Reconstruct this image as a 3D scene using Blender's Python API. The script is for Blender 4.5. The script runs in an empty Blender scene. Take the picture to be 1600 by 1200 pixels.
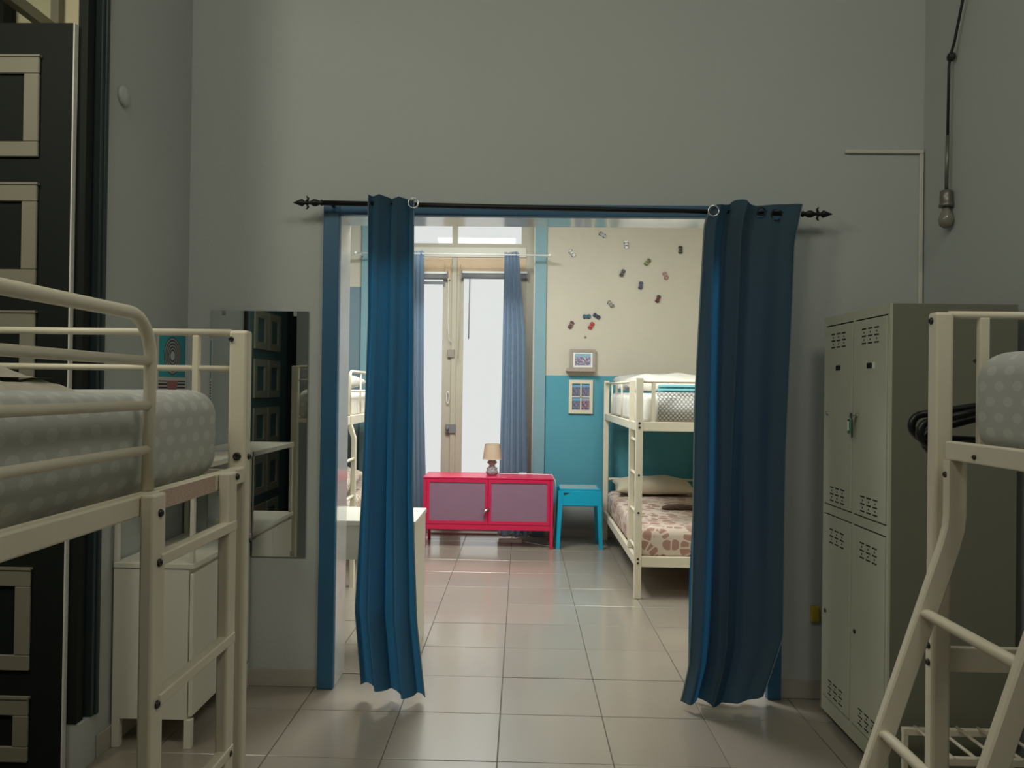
import bpy, bmesh, math, random
from mathutils import Vector, Matrix
random.seed(7)
PI = math.pi
C = bpy.context.scene.collection
SC = bpy.context.scene

# ------------------------------------------------------------------ camera
H = 1.447
psi, th, rho = .026, .0072, .0135
F = Vector((-math.sin(psi)*math.cos(th), math.cos(psi)*math.cos(th), math.sin(th)))
R = Vector((math.cos(psi), math.sin(psi), 0))
U = R.cross(F)
Rr = R*math.cos(rho) + U*math.sin(rho)
Ur = U*math.cos(rho) - R*math.sin(rho)
cam = bpy.data.cameras.new('camera')
cam.sensor_fit = 'HORIZONTAL'; cam.sensor_width = 36
cam.lens = 1200/1600*36
cam.shift_x = 16/1600
cam.clip_start = .02; cam.clip_end = 200
co = bpy.data.objects.new('camera', cam); C.objects.link(co)
co.matrix_world = Matrix(((Rr.x, Ur.x, -F.x, 0), (Rr.y, Ur.y, -F.y, 0), (Rr.z, Ur.z, -F.z, H), (0, 0, 0, 1)))
SC.camera = co

# ------------------------------------------------------------------ world, lights, exposure
SC.view_settings.view_transform = 'Standard'
SC.view_settings.look = 'None'
SC.view_settings.gamma = 1
SC.view_settings.use_curve_mapping = False
SC.view_settings.exposure = 0.0
w = bpy.data.worlds.new('sky'); SC.world = w; w.use_nodes = True
bg = w.node_tree.nodes['Background']
bg.inputs[0].default_value = (1.0, 1.0, .985, 1); bg.inputs[1].default_value = .80
SC.cycles.max_bounces = 10; SC.cycles.diffuse_bounces = 6; SC.cycles.glossy_bounces = 5
SC.cycles.transparent_max_bounces = 12; SC.cycles.transmission_bounces = 6
SC.cycles.caustics_reflective = False; SC.cycles.caustics_refractive = False
SC.cycles.sample_clamp_indirect = 6

def area(name, loc, target, sx, sy, power, col):
    l = bpy.data.lights.new(name, 'AREA'); l.shape = 'RECTANGLE'; l.size = sx; l.size_y = sy
    l.energy = power; l.color = col
    o = bpy.data.objects.new(name, l); C.objects.link(o); o.location = loc
    d = Vector(target) - Vector(loc)
    o.rotation_euler = d.to_track_quat('-Z', 'Y').to_euler()
    return o
area('daylight', (-.6, 10.2, 5.6), (-.4, 6.6, .3), 4.5, 2.6, 800, (.93, .98, 1.0))
area('far_room_fill', (-.6, 5.4, 3.35), (-.6, 5.5, 0), 1.0, 1.0, 98, (.97, 1.0, .96))  # unseen light added to brighten the far room
area('far_room_fill_2', (1.0, 4.45, 3.4), (1.2, 5.6, .6), .8, .8, 30, (.98, 1.0, .96))  # second unseen light, added to brighten the bunk's near end
area('front_room_fill', (-1.05, .3, 4.35), (-.5, 1.9, 0), .9, .9, 21, (1.0, .98, .84))  # unseen overhead light added to lift the front room
area('front_room_fill_2', (1.25, .3, 4.35), (.4, 1.9, 0), .9, .9, 22, (1.0, .98, .84))  # its added twin, reaching the left bed's rail from the right
area('side_room_fill', (-2.4, 1.2, 3.3), (1.3, 3.1, .7), .5, .9, 20, (1.0, .95, .74))  # added unseen light, thrown through the doorway onto the locker doors

# ------------------------------------------------------------------ materials
def nt(m): return m.node_tree.nodes, m.node_tree.links
def mat(name, col, rough=.6, metal=0., var=.06, vscale=6., bump=0., bscale=120., spec=.5, coat=0., trans=0.):
    m = bpy.data.materials.new(name); m.use_nodes = True
    n, l = nt(m); b = n['Principled BSDF']
    b.inputs['Roughness'].default_value = rough; b.inputs['Metallic'].default_value = metal
    b.inputs['Specular IOR Level'].default_value = spec
    if coat: b.inputs['Coat Weight'].default_value = coat; b.inputs['Coat Roughness'].default_value = .08
    tc = n.new('ShaderNodeTexCoord')
    if var:
        no = n.new('ShaderNodeTexNoise'); no.inputs['Scale'].default_value = vscale; no.inputs['Detail'].default_value = 4
        l.new(tc.outputs['Object'], no.inputs['Vector'])
        mx = n.new('ShaderNodeMix'); mx.data_type = 'RGBA'
        mx.inputs['A'].default_value = tuple(max(0, c*(1-var)) for c in col)+(1,)
        mx.inputs['B'].default_value = tuple(min(1, c*(1+var)) for c in col)+(1,)
        l.new(no.outputs['Fac'], mx.inputs['Factor']); l.new(mx.outputs['Result'], b.inputs['Base Color'])
    else:
        b.inputs['Base Color'].default_value = tuple(col)+(1,)
    if bump:
        nb = n.new('ShaderNodeTexNoise'); nb.inputs['Scale'].default_value = bscale; nb.inputs['Detail'].default_value = 3
        l.new(tc.outputs['Object'], nb.inputs['Vector'])
        bp = n.new('ShaderNodeBump'); bp.inputs['Strength'].default_value = bump; bp.inputs['Distance'].default_value = .01
        l.new(nb.outputs['Fac'], bp.inputs['Height']); l.new(bp.outputs['Normal'], b.inputs['Normal'])
    return m
def srgb(r, g, b):
    f = lambda c: (c/255/12.92) if c/255 <= .04045 else ((c/255+.055)/1.055)**2.4
    return (f(r), f(g), f(b))

M = {}
M['wall'] = mat('wall_paint', (.455, .48, .465), .85, var=.05, vscale=1.2, bump=.12, bscale=60)
M['wall_cream'] = mat('cream_paint', (.74, .68, .52), .85, var=.03, bump=.08)
M['ceiling'] = mat('ceiling_paint', (.7, .68, .62), .9)
M['frame_blue'] = mat('dark_blue_frame_paint', (.026, .115, .22), .45, var=.1, bump=.05)
M['door_dark'] = mat('dark_door_paint', (.010, .013, .011), .7, var=.1, spec=.25)
M['door_cream'] = mat('cream_moulding_paint', (.27, .25, .19), .6)
M['architrave'] = mat('grey_blue_architrave_paint', (.022, .036, .038), .5, var=.1)
M['white_edge'] = mat('white_door_edge_paint', (.78, .76, .70), .6, var=.12, vscale=30)
M['lining'] = mat('glossy_lining', (.74, .74, .71), .10, var=.12, vscale=9, spec=1.0, coat=.6)
M['white_metal'] = mat('cream_powder_coated_steel', (.74, .68, .54), .38, var=.04, vscale=14)
M['white_wood'] = mat('white_laminate', (.70, .67, .58), .45, var=.02)
M['bolt'] = mat('dark_bolt_steel', (.06, .055, .05), .35, metal=.8)
M['locker'] = mat('grey_green_locker_steel_shaded', (.18, .185, .14), .42, var=.05, vscale=4, bump=.02)  # darker than the doors: shade on the side is put into the colour
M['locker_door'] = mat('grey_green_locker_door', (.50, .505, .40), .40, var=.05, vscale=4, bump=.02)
M['black'] = mat('black_recess', (.006, .006, .006), .7, var=0)
M['black_plastic'] = mat('black_plastic', (.010, .010, .012), .35)
M['iron'] = mat('black_wrought_iron', (.012, .012, .014), .45, metal=.4)
M['steel'] = mat('brushed_steel', (.5, .5, .48), .3, metal=1)
M['grommet'] = mat('bright_grommet_metal', (.75, .78, .78), .22, metal=1)
M['red'] = mat('red_lacquer_steel', (.64, .016, .085), .32, var=.03)
M['red_mesh'] = mat('dark_red_door_mesh', (.27, .15, .22), .55, var=.05)
M['turq'] = mat('turquoise_lacquer', (.0, .36, .56), .4, var=.05)
M['beige_fabric'] = mat('beige_pillow_cotton', (.55, .48, .36), .9, bump=.3, bscale=40)
M['white_fabric'] = mat('white_cotton', (.80, .78, .72), .9, bump=.3, bscale=25)
M['turq_fabric'] = mat('turquoise_towelling', (.16, .42, .46), .95, bump=.5, bscale=160)
M['brown_fabric'] = mat('dark_brown_fabric', (.10, .065, .05), .9, var=.3, vscale=40)
M['shade'] = mat('linen_lampshade', (.60, .46, .33), .9, bump=.2, bscale=200)
M['lampbase'] = mat('silver_mosaic_glaze', (.34, .34, .34), .35, metal=.1, var=.6, vscale=60)
M['white_plastic'] = mat('white_plastic', (.78, .78, .75), .4, var=.02)
M['win_cream'] = mat('cream_window_paint', (.50, .46, .36), .5, var=.06)
M['win_peach'] = mat('peach_window_paint', (.62, .45, .28), .5, var=.10, vscale=9)
M['casing'] = mat('blue_grey_casing_paint', (.19, .33, .37), .6, var=.08, vscale=5, bump=.1, bscale=40)
M['blind'] = mat('grey_blind', (.20, .21, .22), .7)
M['taupe'] = mat('taupe_picture_frame', (.33, .28, .23), .6, var=.1, vscale=30)
M['cream_frame'] = mat('cream_picture_frame', (.66, .62, .48), .6)
M['grout'] = mat('grey_brown_grout', (.15, .13, .11), .9, var=.2, vscale=20)
M['skirt'] = mat('grey_tile_skirting', (.42, .39, .34), .35, var=.05)
M['mirror'] = mat('mirror_glass', (.80, .84, .84), .015, metal=1, var=0)
M['cable_black'] = mat('black_cable', (.012, .012, .012), .6, var=0)
M['brass_dull'] = mat('dull_socket_metal', (.20, .19, .165), .4, metal=.6)
M['yellow'] = mat('dull_yellow_plastic', (.45, .34, .03), .5)
M['trunk'] = mat('painted_conduit', (.62, .61, .54), .8)
M['side_wall'] = mat('side_room_plaster', (.84, .77, .52), .85)
M['crumple'] = mat('crumpled_beige_cotton', (.44, .41, .33), .9, bump=.4, bscale=30)
M['slate'] = mat('slate_blue_paint', (.10, .17, .20), .75, var=.05)
M['tag_green'] = mat('green_key_tag', (.01, .16, .09), .4)

def fabric(name, col, tcol, tw, rough=.9):
    m = bpy.data.materials.new(name); m.use_nodes = True; n, l = nt(m)
    n.remove(n['Principled BSDF']); out = n['Material Output']
    d = n.new('ShaderNodeBsdfDiffuse'); t = n.new('ShaderNodeBsdfTranslucent'); x = n.new('ShaderNodeMixShader')
    tc = n.new('ShaderNodeTexCoord'); mp = n.new('ShaderNodeMapping'); mp.inputs['Scale'].default_value = (60, 60, 3)
    no = n.new('ShaderNodeTexNoise'); no.inputs['Scale'].default_value = 4; no.inputs['Detail'].default_value = 5
    l.new(tc.outputs['Object'], mp.inputs['Vector']); l.new(mp.outputs['Vector'], no.inputs['Vector'])
    mx = n.new('ShaderNodeMix'); mx.data_type = 'RGBA'
    mx.inputs['A'].default_value = tuple(c*.8 for c in col)+(1,); mx.inputs['B'].default_value = tuple(c*1.2 for c in col)+(1,)
    l.new(no.outputs['Fac'], mx.inputs['Factor']); l.new(mx.outputs['Result'], d.inputs['Color'])
    t.inputs['Color'].default_value = tuple(tcol)+(1,)
    x.inputs[0].default_value = tw
    l.new(d.outputs[0], x.inputs[1]); l.new(t.outputs[0], x.inputs[2]); l.new(x.outputs[0], out.inputs[0])
    return m
M['curtain'] = fabric('dark_teal_curtain_cloth', (.080, .125, .150), (.015, .14, .30), .42)
M['curtain_hem_lit'] = fabric('curtain_hem_cloth_lit', (.26, .32, .34), (.4, .55, .6), .4)  # paler than the cloth: window light on the edges is put into the colour
M['curtain_far'] = fabric('slate_curtain_cloth', (.22, .29, .38), (.30, .38, .48), .5)

# glazing: clear pane with a fresnel gloss
def glass_mat():
    m = bpy.data.materials.new('clear_glass'); m.use_nodes = True; n, l = nt(m)
    n.remove(n['Principled BSDF']); out = n['Material Output']
    t = n.new('ShaderNodeBsdfTransparent'); g = n.new('ShaderNodeBsdfGlossy'); g.inputs['Roughness'].default_value = .02
    fr = n.new('ShaderNodeFresnel'); fr.inputs[0].default_value = 1.18; x = n.new('ShaderNodeMixShader')
    t.inputs[0].default_value = (.97, .985, .98, 1)
    l.new(fr.outputs[0], x.inputs[0]); l.new(t.outputs[0], x.inputs[1]); l.new(g.outputs[0], x.inputs[2]); l.new(x.outputs[0], out.inputs[0])
    return m
M['glass'] = glass_mat()

# small shader toolkit
class N:
    def __init__(s, name, rough=.9):
        s.m = bpy.data.materials.new(name); s.m.use_nodes = True; s.n, s.l = nt(s.m)
        s.b = s.n['Principled BSDF']; s.b.inputs['Roughness'].default_value = rough
    def put(s, sock, v):
        if isinstance(v, (int, float)): sock.default_value = v
        elif isinstance(v, tuple): sock.default_value = v if len(v) == 4 else v+(1,)
        else: s.l.new(v, sock)
    def math(s, op, a, b=None, c=None):
        q = s.n.new('ShaderNodeMath'); q.operation = op
        for i, v in enumerate((a, b, c)):
            if v is not None: s.put(q.inputs[i], v)
        return q.outputs[0]
    def mix(s, f, a, b):
        q = s.n.new('ShaderNodeMix'); q.data_type = 'RGBA'
        s.put(q.inputs['Factor'], f); s.put(q.inputs['A'], a); s.put(q.inputs['B'], b)
        return q.outputs['Result']
    def uv(s):
        q = s.n.new('ShaderNodeUVMap'); x = s.n.new('ShaderNodeSeparateXYZ'); s.l.new(q.outputs[0], x.inputs[0])
        return x.outputs[0], x.outputs[1]
    def pos(s):
        q = s.n.new('ShaderNodeNewGeometry'); x = s.n.new('ShaderNodeSeparateXYZ'); s.l.new(q.outputs['Position'], x.inputs[0])
        return x.outputs[0], x.outputs[1], x.outputs[2]
    def noise(s, scale, detail=4, vec=None):
        q = s.n.new('ShaderNodeTexNoise'); q.inputs['Scale'].default_value = scale; q.inputs['Detail'].default_value = detail
        if vec is None:
            t = s.n.new('ShaderNodeTexCoord'); vec = t.outputs['Object']
        s.l.new(vec, q.inputs['Vector']); return q.outputs['Fac']
    def comb(s, x, y):
        q = s.n.new('ShaderNodeCombineXYZ'); s.put(q.inputs[0], x); s.put(q.inputs[1], y); return q.outputs[0]
    def vor(s, vec, scale, feat='F1', rnd=1.):
        q = s.n.new('ShaderNodeTexVoronoi'); q.feature = feat; q.inputs['Scale'].default_value = scale
        q.inputs['Randomness'].default_value = rnd
        s.l.new(vec, q.inputs['Vector']); return q
    def base(s, v): s.put(s.b.inputs['Base Color'], v)
    def bump(s, h, st=.3):
        q = s.n.new('ShaderNodeBump'); q.inputs['Strength'].default_value = st; q.inputs['Distance'].default_value = .01
        s.l.new(h, q.inputs['Height']); s.l.new(q.outputs[0], s.b.inputs['Normal'])

def dots_mat(name, base, dot, pitch, rad, petal=True, bmp=.25):
    k = N(name); u, v = k.uv()
    row = k.math('FLOOR', k.math('DIVIDE', v, pitch*.55))
    off = k.math('MULTIPLY', k.math('MODULO', k.math('ABSOLUTE', row), 2.), .5)
    fu = k.math('SUBTRACT', k.math('FRACT', k.math('ADD', k.math('DIVIDE', u, pitch), off)), .5)
    fv = k.math('SUBTRACT', k.math('FRACT', k.math('DIVIDE', v, pitch*.55)), .5)
    dx = k.math('MULTIPLY', fu, pitch*(1. if not petal else .66)); dy = k.math('MULTIPLY', fv, pitch*.55)
    d = k.math('SQRT', k.math('ADD', k.math('POWER', dx, 2.), k.math('POWER', dy, 2.)))
    ins = k.math('LESS_THAN', d, rad)
    if petal:
        ang = k.math('ARCTAN2', dy, dx)
        w1 = k.math('SINE', k.math('MULTIPLY', ang, 9.)); w2 = k.math('SINE', k.math('MULTIPLY', d, 900.))
        pat = k.math('ADD', k.math('MULTIPLY', k.math('MULTIPLY', w1, w2), .40), .60)
        ins = k.math('MULTIPLY', ins, pat)
    cloud = k.noise(9, 3)
    bs = k.mix(cloud, tuple(c*.9 for c in base), tuple(c*1.1 for c in base))
    k.base(k.mix(ins, bs, dot)); k.bump(k.noise(7, 3), bmp)
    return k.m
M['polka'] = dots_mat('grey_rosette_sheet', (.47, .48, .455), (.60, .61, .58), .066, .0115)
M['lattice'] = dots_mat('small_dot_sheet', (.28, .27, .26), (.72, .70, .66), .030, .0085, petal=False)

def floral(name, ground, petal_, scale):
    k = N(name); u, v = k.uv(); vec = k.comb(u, v)
    a = k.vor(vec, scale); e = k.vor(vec, scale, 'DISTANCE_TO_EDGE')
    blob = k.math('MULTIPLY', k.math('GREATER_THAN', e.outputs['Distance'], .07), k.math('LESS_THAN', a.outputs['Distance'], .55))
    small = k.vor(vec, scale*3.2, 'DISTANCE_TO_EDGE')
    vein = k.math('GREATER_THAN', small.outputs['Distance'], .05)
    sel = k.math('GREATER_THAN', k.math('FRACT', k.math('MULTIPLY', a.outputs['Color'], 3.)), .33)
    f2 = k.math('MULTIPLY', blob, k.math('MAXIMUM', k.math('MULTIPLY', vein, .75), sel))
    k.base(k.mix(f2, ground, petal_)); k.bump(k.noise(8, 3), .25)
    return k.m
M['floral'] = floral('pink_beige_floral_sheet', (.62, .52, .44), (.38, .22, .17), 14)
M['floral_small'] = floral('beige_floral_pillowcase', (.62, .56, .48), (.42, .29, .22), 26)
M['dot_pillow'] = dots_mat('dotted_pillowcase', (.45, .43, .40), (.70, .68, .64), .022, .006, petal=False)

def tile_mat():
    k = N('beige_glazed_tile', .22)
    oi = k.n.new('ShaderNodeObjectInfo'); r = oi.outputs['Random']
    g = k.n.new('ShaderNodeNewGeometry')
    fine = k.noise(420, 2, g.outputs['Position']); big = k.noise(2.2, 5, g.outputs['Position'])
    a = k.mix(r, (.275, .235, .19), (.315, .275, .222))
    sp = k.math('MULTIPLY', k.math('SUBTRACT', fine, .5), .55)
    f = k.math('ADD', k.math('ADD', sp, .5), k.math('MULTIPLY', k.math('SUBTRACT', big, .5), .35))
    c = k.mix(f, (.185, .155, .122), (.40, .355, .295))
    q = k.n.new('ShaderNodeMix'); q.data_type = 'RGBA'; q.inputs['Factor'].default_value = .55
    k.put(q.inputs['A'], a); k.put(q.inputs['B'], c); k.base(q.outputs['Result'])
    k.put(k.b.inputs['Roughness'], k.math('ADD', .26, k.math('MULTIPLY', big, .10)))
    k.b.inputs['Coat Weight'].default_value = .55; k.b.inputs['Coat Roughness'].default_value = .11; k.b.inputs['Coat IOR'].default_value = 1.6
    k.bump(k.noise(300, 2, g.outputs['Position']), .04)
    return k.m
M['tile'] = tile_mat()

def far_wall_mat():
    k = N('cream_wall_with_teal_dado', .8); x, y, z = k.pos()
    nz = k.math('MULTIPLY', k.math('SUBTRACT', k.noise(40, 2), .5), .008)
    zz = k.math('ADD', z, nz)
    cr = k.mix(k.noise(2.5, 3), (.515, .475, .39), (.565, .52, .43))
    right = k.math('MULTIPLY', k.math('GREATER_THAN', x, 0.), k.math('MULTIPLY', k.math('LESS_THAN', zz, 1.594), k.math('GREATER_THAN', zz, .30)))
    low = k.math('MULTIPLY', k.math('GREATER_THAN', x, 0.), k.math('LESS_THAN', zz, .30))
    left = k.math('MULTIPLY', k.math('LESS_THAN', x, -.5), k.math('LESS_THAN', zz, 2.454))
    c = k.mix(right, cr, k.mix(k.noise(3, 3), (.075, .29, .37), (.09, .32, .40)))
    c = k.mix(low, c, (.36, .38, .36))
    c = k.mix(left, c, k.mix(k.noise(3, 3), (.15, .22, .26), (.19, .26, .29)))
    k.base(c); k.bump(k.noise(70, 3), .08)
    return k.m
M['far_wall'] = far_wall_mat()

def poster_mat():
    k = N('screen_print', .5); u, v = k.uv()      # u across, v up, 0..1
    du = k.math('MULTIPLY', k.math('SUBTRACT', u, .5), .30); dv = k.math('MULTIPLY', k.math('SUBTRACT', v, .66), .33)
    d = k.math('SQRT', k.math('ADD', k.math('POWER', du, 2.), k.math('POWER', dv, 2.)))
    ring = k.math('GREATER_THAN', k.math('SINE', k.math('MULTIPLY', d, 420.)), 0.)
    inr = k.math('LESS_THAN', d, .088); core = k.math('LESS_THAN', d, .022)
    rc = k.mix(ring, (.03, .03, .035), (.42, .43, .42))
    rc = k.mix(core, rc, (.62, .63, .62))
    teal = k.mix(u, (.03, .42, .48), (.02, .28, .35))
    top = k.mix(inr, teal, rc)
    st = k.math('GREATER_THAN', k.math('FRACT', k.math('MULTIPLY', v, 22.)), .45)
    cen = k.math('LESS_THAN', k.math('ABSOLUTE', k.math('SUBTRACT', u, .5)), k.math('ADD', .08, k.math('MULTIPLY', v, .35)))
    bot = k.mix(st, (.62, .60, .60), (.02, .02, .03))
    bot = k.mix(cen, bot, k.mix(k.math('GREATER_THAN', v, .18), (.60, .54, .46), (.40, .17, .15)))
    is_top = k.math('GREATER_THAN', v, .36)
    gap = k.math('MULTIPLY', k.math('LESS_THAN', v, .36), k.math('GREATER_THAN', v, .31))
    c = k.mix(is_top, bot, top); c = k.mix(gap, c, (.66, .64, .60))
    mg = k.math('GREATER_THAN', k.math('ABSOLUTE', k.math('SUBTRACT', u, .5)), .455)
    mg = k.math('MAXIMUM', mg, k.math('GREATER_THAN', v, .965))
    k.base(k.mix(mg, c, (.66, .64, .60)))
    return k.m
M['poster'] = poster_mat()

def photo_mat(name, cols, sc):
    k = N(name, .3); u, v = k.uv(); vec = k.comb(u, v)
    a = k.noise(sc, 4, vec); b2 = k.noise(sc*1.7, 3, k.comb(v, u))
    c = k.mix(k.math('GREATER_THAN', a, .52), cols[0], cols[1])
    c = k.mix(k.math('GREATER_THAN', b2, .56), c, cols[2])
    c = k.mix(k.math('GREATER_THAN', v, .72), c, cols[3]); k.base(c); return k.m
M['photo_a'] = photo_mat('colour_photograph', ((.12, .20, .35), (.35, .12, .16), (.6, .55, .55), (.25, .42, .52)), 5)
M['photo_b'] = photo_mat('colour_photograph_b', ((.10, .12, .2), (.3, .2, .2), (.12, .2, .35), (.15, .35, .55)), 4)
M['photo_c'] = photo_mat('colour_photograph_c', ((.10, .10, .22), (.35, .28, .25), (.4, .1, .1), (.3, .35, .45)), 4)

def sticker_mat():
    k = N('printed_instruction_label', .6); u, v = k.uv()
    ln = k.math('GREATER_THAN', k.math('FRACT', k.math('MULTIPLY', v, 9.)), .62)
    wd = k.math('GREATER_THAN', k.noise(28, 2, k.comb(u, k.math('FLOOR', k.math('MULTIPLY', v, 9.)))), .5)
    k.base(k.mix(k.math('MULTIPLY', k.math('MULTIPLY', ln, wd), .55), (.60, .44, .36), (.25, .15, .12))); return k.m
M['sticker'] = sticker_mat()

# ------------------------------------------------------------------ mesh helpers
def new(): return bmesh.new()
def box(bm, x0, x1, y0, y1, z0, z1, bev=0., seg=2):
    r = bmesh.ops.create_cube(bm, size=1.)
    vs = r['verts']
    for v in vs:
        v.co = Vector(((x0+x1)/2 + v.co.x*(x1-x0), (y0+y1)/2 + v.co.y*(y1-y0), (z0+z1)/2 + v.co.z*(z1-z0)))
    if bev:
        es = list({e for v in vs for e in v.link_edges})
        bmesh.ops.bevel(bm, geom=es, offset=bev, segments=seg, affect='EDGES', profile=.5)
    return bm
def frames(pts):
    pts = [Vector(p) for p in pts]; T = []
    for i in range(len(pts)):
        a = pts[max(i-1, 0)]; b = pts[min(i+1, len(pts)-1)]
        T.append((b-a).normalized())
    n = T[0].orthogonal().normalized(); out = []
    for i, t in enumerate(T):
        n = (n - t*n.dot(t)).normalized(); out.append((pts[i], n, t.cross(n)))
    return out
def tube(bm, pts, r, seg=10, cap=True, closed=False):
    fr = frames(pts if not closed else list(pts))
    rings = []
    for i, (p, n, b) in enumerate(fr):
        rr = r[i] if isinstance(r, (list, tuple)) else r
        rings.append([bm.verts.new(p + n*math.cos(2*PI*k/seg)*rr + b*math.sin(2*PI*k/seg)*rr) for k in range(seg)])
    m = len(rings)
    for i in range(m if closed else m-1):
        A, B = rings[i], rings[(i+1) % m]
        for k in range(seg):
            f = bm.faces.new((A[k], A[(k+1) % seg], B[(k+1) % seg], B[k])); f.smooth = True
    if cap and not closed:
        bm.faces.new(rings[0][::-1]); bm.faces.new(rings[-1])
    return bm
def sweep_rect(bm, pts, half_in, half_y, bev=.004):
    """rectangular bar bent in the X-Z plane: pts = (x, z), centred on y"""
    (y0, hw) = half_y
    P_ = [Vector((p[0], 0, p[1])) for p in pts]; rings = []
    prof = [(-half_in+bev, -hw), (half_in-bev, -hw), (half_in, -hw+bev), (half_in, hw-bev), (half_in-bev, hw), (-half_in+bev, hw), (-half_in, hw-bev), (-half_in, -hw+bev)]
    for i, p in enumerate(P_):
        a = P_[max(i-1, 0)]; b = P_[min(i+1, len(P_)-1)]; t = (b-a).normalized(); n = Vector((-t.z, 0, t.x))
        rings.append([bm.verts.new(p + n*q[0] + Vector((0, y0+q[1], 0))) for q in prof])
    for A, B in zip(rings, rings[1:]):
        for k in range(8): bm.faces.new((A[k], A[(k+1) % 8], B[(k+1) % 8], B[k]))
    bm.faces.new(rings[0][::-1]); bm.faces.new(rings[-1])
    return bm
def lathe(bm, prof, c, seg=24, axis='Z'):
    rings = []
    for (r, h) in prof:
        ring = []
        for k in range(seg):
            a = 2*PI*k/seg; x, y = r*math.cos(a), r*math.sin(a)
            v = {'Z': (x, y, h), 'Y': (x, h, y), 'X': (h, x, y)}[axis]
            ring.append(bm.verts.new(Vector(c)+Vector(v)))
        rings.append(ring)
    for A, B in zip(rings, rings[1:]):
        for k in range(seg):
            f = bm.faces.new((A[k], A[(k+1) % seg], B[(k+1) % seg], B[k])); f.smooth = True
    bm.faces.new(rings[0][::-1]); bm.faces.new(rings[-1])
    return bm
def ring(bm, c, R_, r, axis, seg=20, ms=8):
    pts = []
    for k in range(seg):
        a = 2*PI*k/seg; x, y = R_*math.cos(a), R_*math.sin(a)
        v = {'Z': (x, y, 0), 'Y': (x, 0, y), 'X': (0, x, y)}[axis]; pts.append(Vector(c)+Vector(v))
    ax = {'Z': Vector((0, 0, 1)), 'Y': Vector((0, 1, 0)), 'X': Vector((1, 0, 0))}[axis]
    rings = []
    for p in pts:
        n = (p-Vector(c)).normalized()
        rings.append([bm.verts.new(p + n*math.cos(2*PI*k/ms)*r + ax*math.sin(2*PI*k/ms)*r) for k in range(ms)])
    for i in range(seg):
        A, B = rings[i], rings[(i+1) % seg]
        for k in range(ms):
            f = bm.faces.new((A[k], A[(k+1) % ms], B[(k+1) % ms], B[k])); f.smooth = True
    return bm
def prism(bm, poly, y0, y1):
    a = [bm.verts.new((x, y0, z)) for x, z in poly]; b = [bm.verts.new((x, y1, z)) for x, z in poly]
    bm.faces.new(a); bm.faces.new(b[::-1])
    for i in range(len(poly)):
        j = (i+1) % len(poly); bm.faces.new((a[j], a[i], b[i], b[j]))
    return bm
def metre_uv(me):
    uvl = me.uv_layers.new(name='UVMap')
    for p in me.polygons:
        n = p.normal; ax = max(range(3), key=lambda i: abs(n[i]))
        for li in p.loop_indices:
            c = me.vertices[me.loops[li].vertex_index].co
            uvl.data[li].uv = ((c.y, c.z) if ax == 0 else (c.x, c.z) if ax == 1 else (c.x, c.y))
def root_loc(p):
    while p.parent: p = p.parent
    return Vector(p.location) if p.get('is_root') else Vector((0, 0, 0))
def obj(name, bm, m, parent=None, uv=False, kind=None, label=None):
    off = Vector((0, 0, 0))
    if parent is not None:
        off = Vector(parent.get('org', (0, 0, 0)))
    bmesh.ops.recalc_face_normals(bm, faces=bm.faces)
    me = bpy.data.meshes.new(name); bm.to_mesh(me); bm.free()
    if uv: metre_uv(me)
    me.materials.append(m if not isinstance(m, str) else M[m])
    if off.length: me.transform(Matrix.Translation(-off))
    o = bpy.data.objects.new(name, me); C.objects.link(o)
    if parent is not None:
        o.parent = parent; o['org'] = tuple(off)
    if kind: o['kind'] = kind
    if label: o['label'] = label
    return o
def thing(name, label, cat, loc=(0, 0, 0), group=None):
    o = bpy.data.objects.new(name, None); C.objects.link(o); o.empty_display_size = .05
    o.location = loc; o['org'] = tuple(loc); o['label'] = label; o['category'] = cat
    if group: o['group'] = group
    return o
def tag(o, label, cat, group=None):
    o['label'] = label; o['category'] = cat
    if group: o['group'] = group
    return o
def struct(name, bm, m, parent=None):
    o = obj(name, bm, m, parent)
    if parent is None: o['kind'] = 'structure'
    return o
def sempty(name, loc=(0, 0, 0)):
    o = bpy.data.objects.new(name, None); C.objects.link(o); o.location = loc; o['org'] = tuple(loc); o['kind'] = 'structure'
    return o
def B(*a, **k): return box(new(), *a, **k)
def T(*a, **k): return tube(new(), *a, **k)

# ------------------------------------------------------------------ room shell
CEIL = 4.6
XL, XR, YP, YP2, YF, YB = -1.63, 1.90, 3.70, 3.90, 7.62, -2.6
OX0, OX1, OZ = -.886, 1.179, 2.277

floor = struct('floor', B(-3.6, 2.6, -2.9, 8.3, -.20, -.006), 'grout')
tw, tl = .452, .4393
tb = B(-tw/2+.0022, tw/2-.0022, -tl/2+.0022, tl/2-.0022, -.008, 0, bev=.0012, seg=1)
tme = bpy.data.meshes.new('tile'); tb.to_mesh(tme); tb.free(); tme.materials.append(M['tile'])
for i in range(-4, 4):
    for j in range(-7, 11):
        cx = -.076 + tw*(i+.5); cy = 2.996 + tl*(j+.5)
        if cx < -1.7 and (cy < 3.4): continue
        o = bpy.data.objects.new('tile', tme); C.objects.link(o); o.parent = floor
        o.location = (cx, cy, random.uniform(-.0008, .0008)); o.rotation_euler = (random.uniform(-.0012, .0012), random.uniform(-.0012, .0012), 0)

struct('ceiling', B(-3.6, 2.6, -2.9, 8.0, CEIL, CEIL+.1), 'ceiling')
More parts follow.
